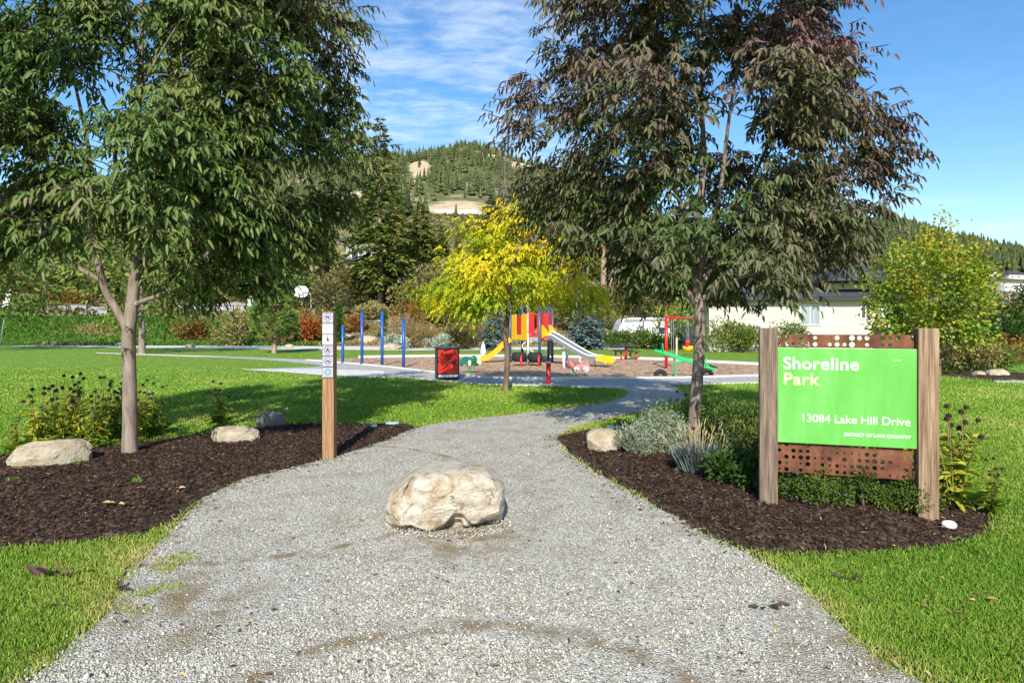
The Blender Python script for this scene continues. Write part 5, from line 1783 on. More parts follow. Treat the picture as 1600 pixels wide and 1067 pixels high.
# ------------------------------------------------------------------ coneflowers
M_seed = noisemat('dark_seed_head', [(.010, .006, .006), (.035, .018, .014), (.07, .03, .02)], 60, rough=.9, bump=1, bdist=.004)
L_stalk = paint('dry_stalk', (.20, .17, .05), .8, .3)
def coneflower(name, label, loc, h, nst, spread, tm, group, nleaf=26, bigleaf=14):
    root = thing(name, label, 'plant', loc, group=group)
    P, D, L, tt = [], [], [], []
    stems = []
    for k in range(nst):
        a = rng.uniform(0, 6.28); s = rng.uniform(.3, 1) * spread
        hh = h * rng.uniform(.62, 1.05)
        q = catmull([(math.cos(a) * s * .25, math.sin(a) * s * .25, -.02), (math.cos(a) * s * .6, math.sin(a) * s * .6, hh * .5), (math.cos(a) * s + rng.normal(0, .03), math.sin(a) * s + rng.normal(0, .03), hh)], 4)
        stems.append((q, hh))
        for j in range(nleaf // 2):
            f = rng.uniform(.12, .80)
            p = q[int(f * (len(q) - 1))]
            aa = rng.uniform(0, 6.28)
            P.append(p); D.append((math.cos(aa), math.sin(aa), rng.uniform(-.5, .6))); L.append(rng.uniform(.07, .16) * (1.1 - f * .5)); tt.append(tm + rng.normal(0, .2) + (f - .4) * .2)
    for j in range(bigleaf):
        aa = rng.uniform(0, 6.28)
        P.append((math.cos(aa) * spread * .3, math.sin(aa) * spread * .3, rng.uniform(.02, .1))); D.append((math.cos(aa), math.sin(aa), rng.uniform(.1, .9))); L.append(rng.uniform(.13, .23)); tt.append(.12 + rng.normal(0, .1))
    arr = [tube_arrays(q, list(np.linspace(.006, .0035, len(q))), 5) for q, _ in stems]
    mk('stem', *join_arrays(arr), L_stalk, root)
    P, D, L = np.array(P), np.array(D), np.array(L)
    V, Fq = blades(P, D, rdir(len(P), 1.2), L, L * .34, curl=.25, fold=.2)
    mk('foliage', V, Fq, L_cone, root, t=np.repeat(np.clip(tt, 0, 1), 2))
    for q, hh in stems:
        b = MB().ball(tuple(q[-1] + np.array([0, 0, .008])), .023, (1, 1, .85), 2)
        b.tube([tuple(q[-1] + np.array([0, 0, -.010])), tuple(q[-1] + np.array([0, 0, -.002]))], [.031, .018], 9)
        b.build('seed_head', M_seed, root)
    return root
cf1 = coneflower('coneflower', 'x', (0, 0, 0), .84, 8, .20, .58, None, 60, 20)
cf2 = coneflower('coneflower', 'x', (0, 0, 0), .78, 7, .22, .52, None, 56, 18)
cf3 = coneflower('coneflower', 'x', (0, 0, 0), .72, 6, .16, .42, None, 50, 16)
g_ = 'coneflowers gone to seed in the mulch beds'
first = {}
CFL = [(60, 706, cf2, 1.0, 'yellowing coneflower with dark seed heads at the left end of the clump'), (95, 700, cf2, 1.02, 'second coneflower from the left end of the clump, behind the long pale rock'), (128, 697, cf1, 1.0, 'coneflower in the middle of the clump left of the ash trunk'),
       (112, 688, cf1, 1.0, 'coneflower at the back of the clump over the long pale rock'), (155, 692, cf1, .98, 'coneflower just left of the ash trunk'), (178, 686, cf3, 1.05, 'coneflower partly behind the left side of the ash trunk'), (225, 686, cf1, .92, 'coneflower right of the ash trunk, half behind it'),
       (248, 681, cf3, .95, 'coneflower at the right end of the clump, reaching over the shade'), (75, 690, cf3, .9, 'low coneflower in the back row at the left of the clump'), (142, 704, cf3, .72, 'short coneflower in the front row of the clump'), (25, 712, cf3, .55, 'low leafy coneflower at the very left edge'),
       (200, 680, cf2, .95, 'coneflower directly behind the ash trunk'),
       (345, 668, cf3, .92, 'lone dark coneflower in the shade behind the low buff rock')]
for px, py, pr, sc, lb in CFL:
    x, y = G(px, py)
    if id(pr) not in first:
        first[id(pr)] = 1
        pr.location = (x, y, .05); pr['label'] = lb; pr['group'] = g_; pr.scale = (sc, sc, sc); pr.rotation_euler.z = rng.uniform(0, 6)
    else:
        dup(pr, (x, y, .05), rng.uniform(0, 6.28), sc, lb, g_)
for X_, Y_, pr, sc, lb in [(3.78, 5.45, cf2, 1.05, 'coneflower leaning out right of the right sign post'), (3.95, 5.75, cf1, .95, 'coneflower furthest right behind the sign post'), (3.62, 5.75, cf3, .95, 'coneflower hidden close behind the right sign post'), (4.0, 5.35, cf3, .6, 'short coneflower at the right edge of the right bed'), (2.62, 8.9, cf3, .85, 'dark coneflower right of the bronze ash trunk at the back of the bed'), (2.42, 9.0, cf3, .8, 'dark coneflower behind the bronze ash trunk')]:
    dup(pr, (X_, Y_, .05), rng.uniform(0, 6.28), sc, lb, g_)

# ------------------------------------------------------------------ plants of the right bed
def tuft(name, label, loc, n, h, spread, mat, wd, lean=.55, tfun=None, arch=.25, spikes=0):
    root = thing(name, label, 'plant', loc)
    a = rng.uniform(0, 6.28, n); r = spread * rng.random(n) ** .6 * .35
    ln = rng.random(n) ** .7 * lean
    P = np.stack([np.cos(a) * r, np.sin(a) * r, np.zeros(n)], 1)
    D = np.stack([np.cos(a) * ln, np.sin(a) * ln, np.ones(n)], 1)
    L = h * rng.uniform(.55, 1.1, n)
    t = np.clip(tfun(n), 0, 1)
    N = np.stack([np.cos(a), np.sin(a), np.full(n, .6)], 1) * -1
    V, Fq = blades(P, D, -N, L, wd, curl=arch, fold=.1)
    mk('foliage', V, Fq, mat, root, t=np.repeat(t, 2))
    return root
x, y = G(1098, 752)
tuft('blue_fescue', 'tuft of blue grey grass with tan seed stalks in front of the left sign post', (x, y + .12, .05), 1300, .30, .40, L_fescue, .006, 1.5, lambda n: rng.beta(1.4, 3.6, n) * .7, .35)
o = [q for q in bpy.data.objects if q.name == 'blue_fescue'][0]
n = 95; a = rng.uniform(0, 6.28, n); ln = rng.random(n) * 1.05
P = np.stack([np.cos(a) * .05, np.sin(a) * .05, np.zeros(n)], 1)
Dv = np.stack([np.cos(a) * ln + .12, np.sin(a) * ln, np.ones(n)], 1)
Lh = rng.uniform(.40, .58, n)
V1, F1 = blades(P, Dv, rdir(n), Lh, .0035, curl=.0, fold=0)
tip = P + nrm(Dv) * (Lh * .86)[:, None]
V2, F2 = blades(tip, Dv + rng.normal(0, .12, (n, 3)), rdir(n), .085, .009, curl=.2)
V, Fq = join_arrays([(V1, F1), (V2, F2)])
mk('seed_stalk', V, Fq, L_fescue, o, t=np.clip(rng.normal(.88, .08, len(Fq)), 0, 1))


def spiky(name, label, loc, nst, h, r, mat, tm=.5, ll=.035, per=26, ry=None):
    root = thing(name, label, 'plant', loc)
    P, D, t = [], [], []
    arr = []
    for k in range(nst):
        a = rng.uniform(0, 6.28); s = r * rng.random() ** .55
        hh = h * rng.uniform(.6, 1.1) * (1 - .35 * (s / r) ** 2)
        q = catmull([(math.cos(a) * s * .5, math.sin(a) * s * .5 * ((ry or r) / r), 0), (math.cos(a) * s * .8, math.sin(a) * s * .8 * ((ry or r) / r), hh * .55), (math.cos(a) * s * 1.15, math.sin(a) * s * 1.15 * ((ry or r) / r), hh)], 4)
        arr.append(tube_arrays(q, .0025, 4))
        tb = tm + rng.normal(0, .15)
        for j in range(per):
            f = .1 + .9 * j / per
            p = q[min(len(q) - 1, int(f * (len(q) - 1) + .5))] + rng.normal(0, .008, 3)
            aa = rng.uniform(0, 6.28)
            P.append(p); D.append((math.cos(aa) * .8, math.sin(aa) * .8, rng.uniform(.3, 1.1))); t.append(tb + rng.normal(0, .12))
    mk('stem', *join_arrays(arr), L_stalk, root)
    P, D = np.array(P), np.array(D)
    V, Fq = blades(P, D, rdir(len(P)), ll * rng.uniform(.6, 1.3, len(P)), ll * .22, curl=.1)
    mk('foliage', V, Fq, mat, root, t=np.repeat(np.clip(t, 0, 1), 2))
    return root
x, y = G(1003, 722)
spiky('lavender', 'silvery green lavender mound left of the bronze ash trunk', (x + .02, y + .2, .05), 150, .40, .27, L_silver, .6, .045)
x, y = G(1040, 722)
spiky('lavender', 'taller silvery lavender mound touching the bronze ash trunk', (x + .02, y + .28, .05), 170, .54, .30, L_silver, .48, .045)
shrub('dark green aster bush behind the bronze ash trunk, over the lavender', 0, 0, .45, .52, L_shrub, (.045, .016), 2600, 'aster', .35, loc=(2.1, 8.7, .04), flowers=10)
shrub('aster bush with fading purple blooms right of the bronze ash trunk', 0, 0, .52, .62, L_shrub, (.05, .017), 3600, 'aster', .55, loc=(2.72, 7.55, .04), flowers=22)
shrub('bright green aster bush close behind the left sign post', 0, 0, .42, .55, L_shrub, (.05, .017), 2600, 'aster', .7, loc=(2.98, 7.2, .04), flowers=14)
shrub('dark leafy perennial in the shade left of the left sign post', 0, 0, .22, .30, L_shrub, (.075, .036), 620, 'perennial', .05, loc=(2.12, 6.15, .05))
shrub('low dark perennial between the fescue and the left sign post', 0, 0, .22, .26, L_shrub, (.09, .045), 320, 'perennial', .3, loc=(2.26, 6.45, .05))
for i, (fx, lb, s, fl) in enumerate([(.14, 'purple flowering aster mound under the left end of the sign board', .95, 46), (.40, 'clipped aster mound left of centre under the sign board', 1.0, 14), (.64, 'clipped aster mound right of centre under the sign board', 1.0, 4), (.87, 'clipped aster mound against the right sign post', .95, 3)]):
    q = p1 + (p2 - p1) * fx + np.array([.06, .12])
    shrub(lb, 0, 0, .235 * s, .36 * s, L_shrub, (.034, .012), 3400, 'aster', .42 + .08 * (i % 2), loc=(q[0], q[1], .03), flowers=fl, ry=.22, lump=12)
# small seedlings on the mulch
for px, py, lb in [(122, 735, 'tiny bright weed in front of the long pale rock'), (132, 706, 'tiny yellow green weed left of the ash trunk base'), (20, 762, 'pale green weed at the left edge of the mulch'), (212, 765, 'single small seedling in the open mulch')]:
    x, y = G(px, py)
    spiky('weed', lb, (x, y, .055), 7, .05, .06, L_lush, .8, .04, 6)
# ------------------------------------------------------------------ playground
YB = 24.6
g_ = 'blue pull up bar posts'
bars = thing('pull_up_bars', 'row of four blue posts with steel pull up bars left of the playground', 'pull-up bars', (*G(600, 571), 0))
bx0, by0 = G(600, 571)
PB = [(535.5, 567.5, 509), (565.5, 570, 488), (597, 571.5, 488), (630.5, 574.5, 499)]
pts = []
for px, pyb, pyt in PB:
    x, y = G(px, pyb); z = CAM_H + (HY - pyt) * y / F
    pts.append((x - bx0, y - by0, z))
    b = MB(); b.tube([(x - bx0, y - by0, -.2), (x - bx0, y - by0, z)], .058, 14); b.tube([(x - bx0, y - by0, z), (x - bx0, y - by0, z + .02), (x - bx0, y - by0, z + .035)], [.062, .055, .02], 14)
    b.build('post', M_blue, bars, True)
for i in range(3):
    z = min(pts[i][2], pts[i + 1][2]) - .32
    b = MB(); b.tube([(pts[i][0], pts[i][1], z), (pts[i + 1][0], pts[i + 1][1], z)], .018, 8); b.build('bar', M_steel, bars, True)
tag(MB().box((pts[3][0] - .062, pts[3][1] - .03, 1.05), (.01, .09, .28)).build('instruction_plate', M_white, bars))

# waste bin
x, y = G(697, 594)
bin_ = thing('waste_bin', 'red fronted black waste bin standing by the path left of the playground', 'bin', (x, y + .25, 0), R(14))
hb = .86
MB().box((0, 0, hb / 2 + .03), (.62, .58, hb), bev=.015).build('body', M_black, bin_)
MB().box((0, 0, hb + .045), (.66, .62, .05), bev=.01).build('lid', M_dark, bin_)
fp = MB().box((-.01, -.302, .52), (.55, .02, .66), bev=.004).build('front_panel', M_red, bin_)
M_dkred = noisemat('mottled_dark_red', [(.10, .004, .005), (.25, .01, .008), (.42, .012, .01)], 9, rough=.4)
MB().box((-.01, -.3125, .60), (.44, .0012, .34)).build('dark_red_patch', M_dkred, fp)  # mottled dark red rectangle on the front panel, pale bars below
b = MB(); b.box((-.10, -.3140, .45), (.07, .001, .03)); b.box((.06, -.3140, .45), (.09, .001, .03)); b.build('pale_bar', M_pink, fp)
MB().box((-.01, -.305, .125), (.55, .025, .07), bev=.004).build('kick_plate', M_white, bin_)

# green spring rider
x, y = G(733, 583)
sr = thing('spring_rider', 'dark green spring rider animal with cream spots beside the red bin', 'spring rider', (x, y, 0), R(-8))
s_ = 1.0
b = MB()
coil = [(.085 * math.cos(k * .55), .085 * math.sin(k * .55), .02 + k * .0052) for k in range(56)]
b.tube(coil, .014, 6); b.build('spring', M_green, sr, True)
for sg in (-1, 1):
    MB().prism([(-.44, .26), (-.36, .20), (-.30, .30), (-.12, .30), (-.02, .26), (.20, .28), (.26, .20), (.42, .22), (.40, .40), (.44, .58), (.36, .66), (.20, .70), (.10, .60), (-.06, .60), (-.16, .66), (-.32, .58), (-.44, .44)], .025, Matrix.Translation((0, sg * .16, .12))).build('side_panel', M_dkgreen, sr)
    MB().prism([(.06 + .075 * math.cos(a), .36 + .13 * math.sin(a)) for a in [k * .5236 for k in range(12)]], .012, Matrix.Translation((0, sg * .18, .12))).build('cream_spot', M_cream, sr)
b = MB(); b.box((0, 0, .52), (.5, .34, .03), bev=.01); b.box((0, 0, .36), (.3, .3, .03)); b.build('seat', M_dkgreen, sr)
b = MB(); b.prism([(.30, .40), (.38, .34), (.60, .30), (.62, .46), (.56, .58), (.44, .72), (.34, .72), (.30, .56)], .12, Matrix.Translation((0, 0, .12))); b.build('head', M_cream, sr)
b = MB(); b.tube([(.22, -.26, .72), (.22, .26, .72)], .016, 8); b.build('handle', M_white, sr)
b = MB(); b.ball((.50, -.062, .66), .025); b.ball((.50, .062, .66), .025); b.build('eye', M_black, sr)
sr.scale = (.66, .66, .70)

# pink car spring rider
x, y = G(905, 587)
cr_ = thing('spring_rider', 'faded pink car shaped spring rider below the steel slide', 'spring rider', (x - .15, y, 0), R(6))
b = MB(); b.tube(coil, .014, 6); b.build('spring', M_green, cr_, True)
for sg in (-1, 1):
    MB().prism([(-.30, .26), (.66, .22), (.66, .34), (.58, .50), (.44, .56), (.28, .44), (.02, .42), (-.06, .56), (-.16, .68), (-.28, .64), (-.32, .46)], .025, Matrix.Translation((0, sg * .15, .04))).build('side_panel', M_pink, cr_)
    for wx in (.06, .46):
        b = MB(); b.tube([(wx, sg * .168, .27), (wx, sg * .195, .27)], [.125, .115], 18); wh = b.build('wheel', M_white, cr_)
        b = MB(); b.tube([(wx, sg * .195, .27), (wx, sg * .205, .27)], .045, 12); b.build('hub', M_pink, wh)
b = MB(); b.box((.14, 0, .44), (.5, .30, .03), bev=.01); b.build('seat', M_pink, cr_)
b = MB(); b.tube([(.36, 0, .40), (.24, 0, .66)], .014, 8); b.torus((.24, 0, .66), .09, .013, Matrix.Translation((.24, 0, .66)) @ Matrix.Rotation(R(90), 4, 'Z') @ Matrix.Translation((-.24, 0, -.66)), 16, 6); b.build('steering_wheel', M_white, cr_, True)
cr_.scale = (.70, .70, .74)

# play tower
tx, ty = 0.55, 25.6
tw = thing('play_tower', 'red and yellow play tower with two slides behind the golden tree trunk', 'play tower', (tx, ty, 0))
def L_(px, Y): return (px - 800) * Y / F - tx, Y - ty
POST = [(797, 26.2), (825, 24.6), (843, 24.4), (863, 26.0), (857, 27.4), (816, 27.6)]
ZP = 2.35
for i, (px, Y) in enumerate(POST):
    a = L_(px, Y)
    b = MB(); r_ = .052 if i != 1 else .026
    b.tube([(a[0], a[1], -.1), (a[0], a[1], ZP)], r_, 12); b.tube([(a[0], a[1], ZP), (a[0], a[1], ZP + .04)], [r_ + .008, .02], 12)
    b.build('post', M_slate if i != 1 else M_galv, tw, True)
PP = [L_(*p) for p in POST]
ZD = .96
b = MB()
hull = [PP[0], PP[1], PP[2], PP[3], PP[4], PP[5]]
lo = [b.bm.verts.new((p[0], p[1], ZD - .05)) for p in hull]; hi = [b.bm.verts.new((p[0], p[1], ZD)) for p in hull]
b.bm.faces.new(lo[::-1]); b.bm.faces.new(hi)
for i in range(6): b.bm.faces.new((lo[i], lo[(i + 1) % 6], hi[(i + 1) % 6], hi[i]))
b.build('deck', M_galv, tw)
def wallpanel(name, a, b_, z0, z1, mat, f0=0.0, f1=1.0, th=.03):
    a = np.array(a); c = np.array(b_); d = c - a
    p, q = a + d * f0, a + d * f1
    m = (p + q) / 2
    return MB().box((m[0], m[1], (z0 + z1) / 2), (np.linalg.norm(q - p), th, z1 - z0), rot=(0, 0, math.atan2(d[1], d[0])), bev=.008).build(name, mat, tw)
wallpanel('yellow_panel', PP[0], PP[1], ZD - .02, 1.95, M_yellow, .10, .36)
wallpanel('yellow_panel', PP[0], PP[1], ZD - .02, 1.95, M_yellow, .66, .95)
wallpanel('red_panel', PP[0], PP[1], ZD + .19, 1.9, M_red, .40, .64)
wallpanel('red_panel', PP[1], PP[2], ZD + .12, 2.05, M_red, .10, .55)
wallpanel('yellow_panel', PP[0], PP[1], ZD - .02, ZD + .18, M_yellow, .39, .65)
wallpanel('red_panel', PP[5], PP[4], ZD, 2.02, M_red, .02, .46)
wallpanel('red_panel', PP[5], PP[4], ZD, 2.02, M_red, .56, .98)
wallpanel('red_panel', PP[4], PP[3], ZD, 2.02, M_red, .05, .95)
wallpanel('red_panel', PP[2], PP[3], ZD - .05, 2.0, M_red, .06, .28)
wallpanel('red_panel', PP[2], PP[3], ZD + .0, 2.0, M_red, .80, .96)
wallpanel('red_panel', PP[3], PP[4], .25, ZD - .06, M_red, .1, .6)
wallpanel('step_rail', PP[1], PP[2], ZD + .0, ZD + .10, M_galv, .05, .95)
# white loop climber
b = MB()
for k in range(3):
    zc = .42 + k * .30
    b.torus((PP[1][0] + (.08 if k != 1 else -.08), PP[1][1] - .05, zc), .14, .018, arc=(-1.57, 1.57) if k != 1 else (1.57, 4.71), seg=14, sseg=6)
b.tube([(PP[1][0], PP[1][1] - .07, -.1), (PP[1][0], PP[1][1] - .07, 1.2)], .02, 8)
b.build('loop_climber', M_white, tw, True)
# slides
def slide(name, prof, wd, wall, mat, edge_mat=None, rz=0.0, org=(0, 0, 0)):
    b = MB()
    sec = [(-wd / 2 - .03, wall), (-wd / 2 - .03, -.03), (wd / 2 + .03, -.03), (wd / 2 + .03, wall), (wd / 2, wall), (wd / 2, 0), (-wd / 2, 0), (-wd / 2, wall)]
    Mx = Matrix.Translation(org) @ Matrix.Rotation(rz, 4, 'Z')
    rows = []
    n = len(prof)
    for i, (s, z) in enumerate(prof):
        a, c = prof[max(i - 1, 0)], prof[min(i + 1, n - 1)]
        tg = Vector((c[0] - a[0], 0, c[1] - a[1])).normalized()
        nn = Vector((-tg.z, 0, tg.x))
        rows.append([b.bm.verts.new(Mx @ (Vector((s, t, z)) + nn * hgt)) for t, hgt in sec])
    for i in range(n - 1):
        for k in range(8):
            b.bm.faces.new((rows[i][k], rows[i][(k + 1) % 8], rows[i + 1][(k + 1) % 8], rows[i + 1][k]))
    b.bm.faces.new(rows[0]); b.bm.faces.new(rows[-1][::-1])
    o = b.build(name, mat, tw)
    if edge_mat:
        for sg in (-1, 1):
            e = MB()
            e.tube([tuple(Mx @ Vector((s, sg * (wd / 2 + .015), z + wall * 1.05))) for s, z in prof], .026, 8)
            e.build('rail', edge_mat, o, True)
    return o
def prof_spline(P, m=5): return [tuple(q[:2]) for q in catmull([(p[0], p[1], 0) for p in P], m)]
slide('slide_chute', prof_spline([(0, 1.0), (-.25, .86), (-.60, .52), (-.95, .27), (-1.30, .19)]), .42, .17, M_orange, None, R(4), (PP[0][0] - .02, PP[0][1] + .15, 0))
b = MB(); b.tube([(PP[0][0] - 1.05, PP[0][1] + .1, -.05), (PP[0][0] - 1.05, PP[0][1] + .1, .2)], .025, 8); b.build('slide_leg', M_galv, tw)
so_ = ((PP[2][0] + PP[3][0]) / 2 + .02, (PP[2][1] + PP[3][1]) / 2 - .35, 0)
st = slide('slide_chute', prof_spline([(0, 1.14), (.38, 1.02), (1.06, .68), (1.69, .38), (2.02, .28), (2.28, .27)]), .50, .13, M_steel, M_white, R(-36), so_)
ex = slide('slide_exit', prof_spline([(2.28, .27), (2.45, .26), (2.62, .22), (2.72, .14)]), .50, .15, M_yellow, None, R(-36), so_)
for sg in (-1, 1):
    MB().prism([(-.1, .95), (.06, 1.10), (.34, 1.12), (.02, 1.5), (-.1, 1.55)], .04, Matrix.Translation(so_) @ Matrix.Rotation(R(-36), 4, 'Z') @ Matrix.Translation((0, sg * .29, 0))).build('slide_hood', M_yellow, tw)
b = MB(); q = Matrix.Translation(so_) @ Matrix.Rotation(R(-36), 4, 'Z')
for sg in (-1, 1):
    p = q @ Vector((1.95, sg * .26, 0)); b.tube([(p.x, p.y, -.05), (p.x, p.y, .3)], .022, 8)
b.build('slide_leg', M_galv, tw)
# tyres hung on red posts under the tower
for px, Y, rr in [(811, 24.0, .0), (836, 24.0, .15)]:
    a = ((px - 800) * Y / F, Y)
    t = thing('tyre_step', ['left hand black rubber tyre step under the play tower', 'right hand black rubber tyre step under the play tower'][px > 820], 'tyre step', (a[0], a[1], 0), rr, 'tyre steps under the tower')
    b = MB(); b.torus((0, 0, .34), .19, .10, Matrix.Translation((0, 0, .34)) @ Matrix.Rotation(R(90), 4, 'X') @ Matrix.Translation((0, 0, -.34)), 24, 10, sq=1.75); b.build('tyre', M_rubber, t, True)
    b = MB(); b.tube([(.07, -.36, -.1), (.07, -.36, .42)], .035, 10); b.build('post', M_red, t, True)
x, y = G(857, 600)
po = thing('bollard', 'short red marker post at the near edge of the playground', 'post', (x, y, 0))
b = MB(); b.tube([(0, 0, -.2), (0, 0, .56)], .062, 16); b.build('post', M_red, po, True)
b = MB(); b.tube([(0, 0, .56), (0, 0, .575), (0, 0, .595)], [.066, .06, .02], 16); b.build('cap', M_white, po, True)
for px, pyb, pyt, mt, lb in [(881, 575, 551, M_white, 'short white post behind the pink spring rider'), (886, 573, 551, M_slate, 'short slate blue post behind the pink spring rider')]:
    x, y = G(px, pyb)
    t = thing('marker_post', lb, 'post', (x, y, 0)); b = MB(); hh = (pyb - pyt) * y / F
    b.tube([(0, 0, -.1), (0, 0, hh), (0, 0, hh + .03)], [.05, .05, .03], 12); b.build('post', mt, t, True)
x, y = G(755, 553)
t = thing('drinking_fountain', 'small white tapered pedestal behind the green spring rider', 'pedestal', (x, y, 0))
b = MB(); b.tube([(0, 0, 0), (0, 0, .1), (0, 0, .42), (0, 0, .52)], [.16, .15, .10, .06], 14); b.build('pedestal', M_white, t, True)
b = MB(); b.tube([(0, 0, .52), (0, 0, .64)], [.05, .035], 10); b.build('cap', M_cream, t, True)

# seesaw
xa, ya = G(1055, 588)
ss = thing('seesaw', 'bright green seesaw tilted down to the right behind the bronze ash trunk', 'seesaw', (xa, ya, 0), R(-3))
e0, e1 = (-.62, 0, .80), (1.18, 0, .22)
b = MB(); d = Vector(e1) - Vector(e0)
b.box(tuple((Vector(e0) + Vector(e1)) / 2), (d.length, .12, .11), rot=(0, math.atan2(-d.z, d.x), 0), bev=.02); b.build('beam', M_green, ss)
b = MB(); b.tube(catmull([(.0, -.05, -.1), (.0, -.05, .34), (.06, -.05, .44), (.45, 0, .47), (.55, .02, .42), (.56, .05, -.1)], 4), .032, 10); b.build('stand', M_green, ss, True)
for f_ in (.13, .84):
    p = Vector(e0).lerp(Vector(e1), f_)
    b = MB(); b.tube(catmull([(p.x, -.12, p.z + .04), (p.x, -.10, p.z + .24), (p.x, .10, p.z + .24), (p.x, .12, p.z + .04)], 4), .018, 8); b.build('handle', M_green, ss, True)
for f_ in (.02, .97):
    p = Vector(e0).lerp(Vector(e1), f_)
    MB().box((p.x, 0, p.z + .075), (.26, .22, .03), rot=(0, math.atan2(-d.z, d.x), 0), bev=.01).build('seat', M_rubber, ss)
for px, py, lb in [(1032, 587.5, 'half buried tyre under the raised end of the green seesaw'), (1104, 586, 'half buried tyre under the lowered end of the green seesaw')]:
    x, y = G(px, py); r_ = 10.8 * y / F
    t = thing('buried_tyre', lb, 'tyre', (x, y, 0), group='tyres under the seesaw')
    b = MB(); b.torus((0, 0, -.01), r_ - .06, .07, None, 26, 9, arc=(0, math.pi), sq=1.2); b.build('tyre', M_rubber, t, True)

# swing set
xs0, yswing = G(1041, 575.5)
sw = thing('swing_set', 'red swing frame with hanging baby seat behind the seesaw', 'swing', (xs0, yswing, 0), math.atan2(7.3, 3.3))
zt_ = CAM_H + (HY - 494) * yswing / F
Lx = 8.0
for xx_ in (0, Lx):
    b = MB(); b.tube([(xx_, 0, -.1), (xx_, 0, zt_)], .055 if xx_ == 0 else .05, 12); b.build('post', M_red, sw, True)
b = MB(); b.tube([(-.04, 0, zt_ - .04), (Lx + .04, 0, zt_ - .04)], .045, 12); b.build('crossbar', M_red, sw, True)
tag(MB().box((0, -.062, zt_ - .12), (.07, .006, .09)).build('age_plate', M_white, sw))
def chain(b, x_, z0, z1): b.tube([(x_, 0, z0), (x_, 0, z1)], .009, 5)
b = MB(); [chain(b, x_, .42, zt_ - .05) for x_ in (1.0, 1.45)]; c_ = b.build('chain', M_galv, sw)
MB().box((1.22, 0, .41), (.46, .16, .02), bev=.006).build('seat', M_rubber, sw)
b = MB(); [chain(b, x_, .92, zt_ - .05) for x_ in (4.5, 4.9)]; b.build('chain', M_galv, sw)
for x_ in (4.5, 4.9):
    b = MB(); b.tube([(x_, 0, .95), (x_, 0, .82), (x_, 0, .62)], [.015, .055, .065], 10); b.build('shoulder_guard', M_red, sw, True)
b = MB(); b.tube([(4.7, 0, .64), (4.7, 0, .54), (4.7, .02, .44)], [.22, .23, .15], 14); b.build('bucket_seat', M_yellow, sw, True)
x, y = G(1063, 566)
t = thing('marker_post', 'thin white post among the shrubs behind the swing chains', 'post', (x, y + .6, 0)); b = MB(); b.tube([(0, 0, -.1), (0, 0, 1.0), (0, 0, 1.04)], [.035, .035, .02], 10); b.build('post', M_cream, t, True)

# picnic table
x, y = G(978, 561)
pt = thing('picnic_table', 'dark topped picnic table with red steel legs behind the playground', 'table', (x, y, 0), R(4))
MB().box((0, 0, .60), (.98, .70, .05), bev=.01).build('tabletop', M_dark, pt)
for sg in (-1, 1):
    MB().box((0, sg * .58, .36), (.98, .22, .04), bev=.008).build('bench_seat', M_dark, pt)
for x_, w_ in ((0, .12), (-.34, .09), (.34, .09)):
    b = MB()
    if x_ == 0: b.tube([(0, 0, -.05), (0, 0, .58)], .06, 10)
    else:
        b.tube([(x_, -.56, -.05), (x_, -.5, .34)], .045, 8); 
    b.build('leg', M_red, pt, True)
    if x_:
        b = MB(); b.tube([(x_, .56, -.05), (x_, .5, .34)], .045, 8); b.build('leg', M_red, pt, True)

# ------------------------------------------------------------------ travel trailer
rvx, rvy = .158 * 49.5, 49.5
rz0 = -1.0
rv = thing('travel_trailer', 'long white travel trailer parked behind the dark green shrubs', 'trailer', (rvx, rvy, rz0), R(2))
H_, LN = 3.02, 11.0
b = MB()
out_ = [(0.0, .55), (LN, .55), (LN, H_ - .06), (LN - .1, H_), (2.9, H_ + .02), (1.05, H_ - .03), (.78, H_ - .14), (.60, H_ - .45), (.12, 1.1)]
b.prism(out_, 2.4, Matrix.Translation((0, 1.2, 0))); body = b.build('body', M_rv, rv)
b = MB(); b.prism([(.74, H_ - .30), (.86, H_ - .16), (1.1, H_ - .10), (LN - .15, H_ - .08), (LN - .15, H_ - .30), (2.9, H_ - .30), (1.1, H_ - .36)], .012, Matrix.Translation((0, -.010, 0))); b.build('grey_stripe', M_rvgrey, body)
MB().box((2.72, -.004, H_ - .62), (.012, .008, 1.5)).build('seam', M_rvgrey, body)
def rvwin(x0, x1, z0, z1):
    w_ = MB().box(((x0 + x1) / 2, -.012, (z0 + z1) / 2), (x1 - x0, .024, z1 - z0), bev=.01).build('window', M_black, body)
    xm = (x0 + x1) / 2
    for a, c in ((x0 + .06, xm - .02), (xm + .02, x1 - .06)):
        MB().box(((a + c) / 2, -.0275, (z0 + z1) / 2), (c - a, .006, z1 - z0 - .12)).build('pane', M_curtain if a < xm and x0 > 3 else M_glass, w_)
rvwin(1.75, 2.4, 1.62, 2.06)
rvwin(3.05, 4.12, 1.78, 2.28)
lettering('trailer_name', 'Gulf', .32, M_dark, body, 1.82, 2.18, -.008, shear=.35, bold=.012)
def swoosh(P):
    MB().prism(P, .010, Matrix.Translation((0, -.009, 0))).build('swoosh', M_dark, body)
swoosh([(1.45, 2.32), (1.75, 2.46), (2.1, 2.55), (1.8, 2.50), (1.5, 2.38)])
swoosh([(1.25, 1.60), (1.5, 1.80), (1.75, 1.95), (1.6, 1.78), (1.35, 1.60)])
swoosh([(3.8, 2.38), (4.2, 2.47), (4.9, 2.42), (4.3, 2.40)])
swoosh([(3.0, 1.45), (3.6, 1.56), (4.4, 1.66), (3.7, 1.62), (3.1, 1.52)])
b = MB(); b.box((5.0, -.012, 1.6), (.75, .024, 2.0), bev=.02); dr = b.build('door', M_rv, rv)
MB().box((5.0, -.026, 2.55), (.85, .05, .05)).build('door_trim', M_black, dr)
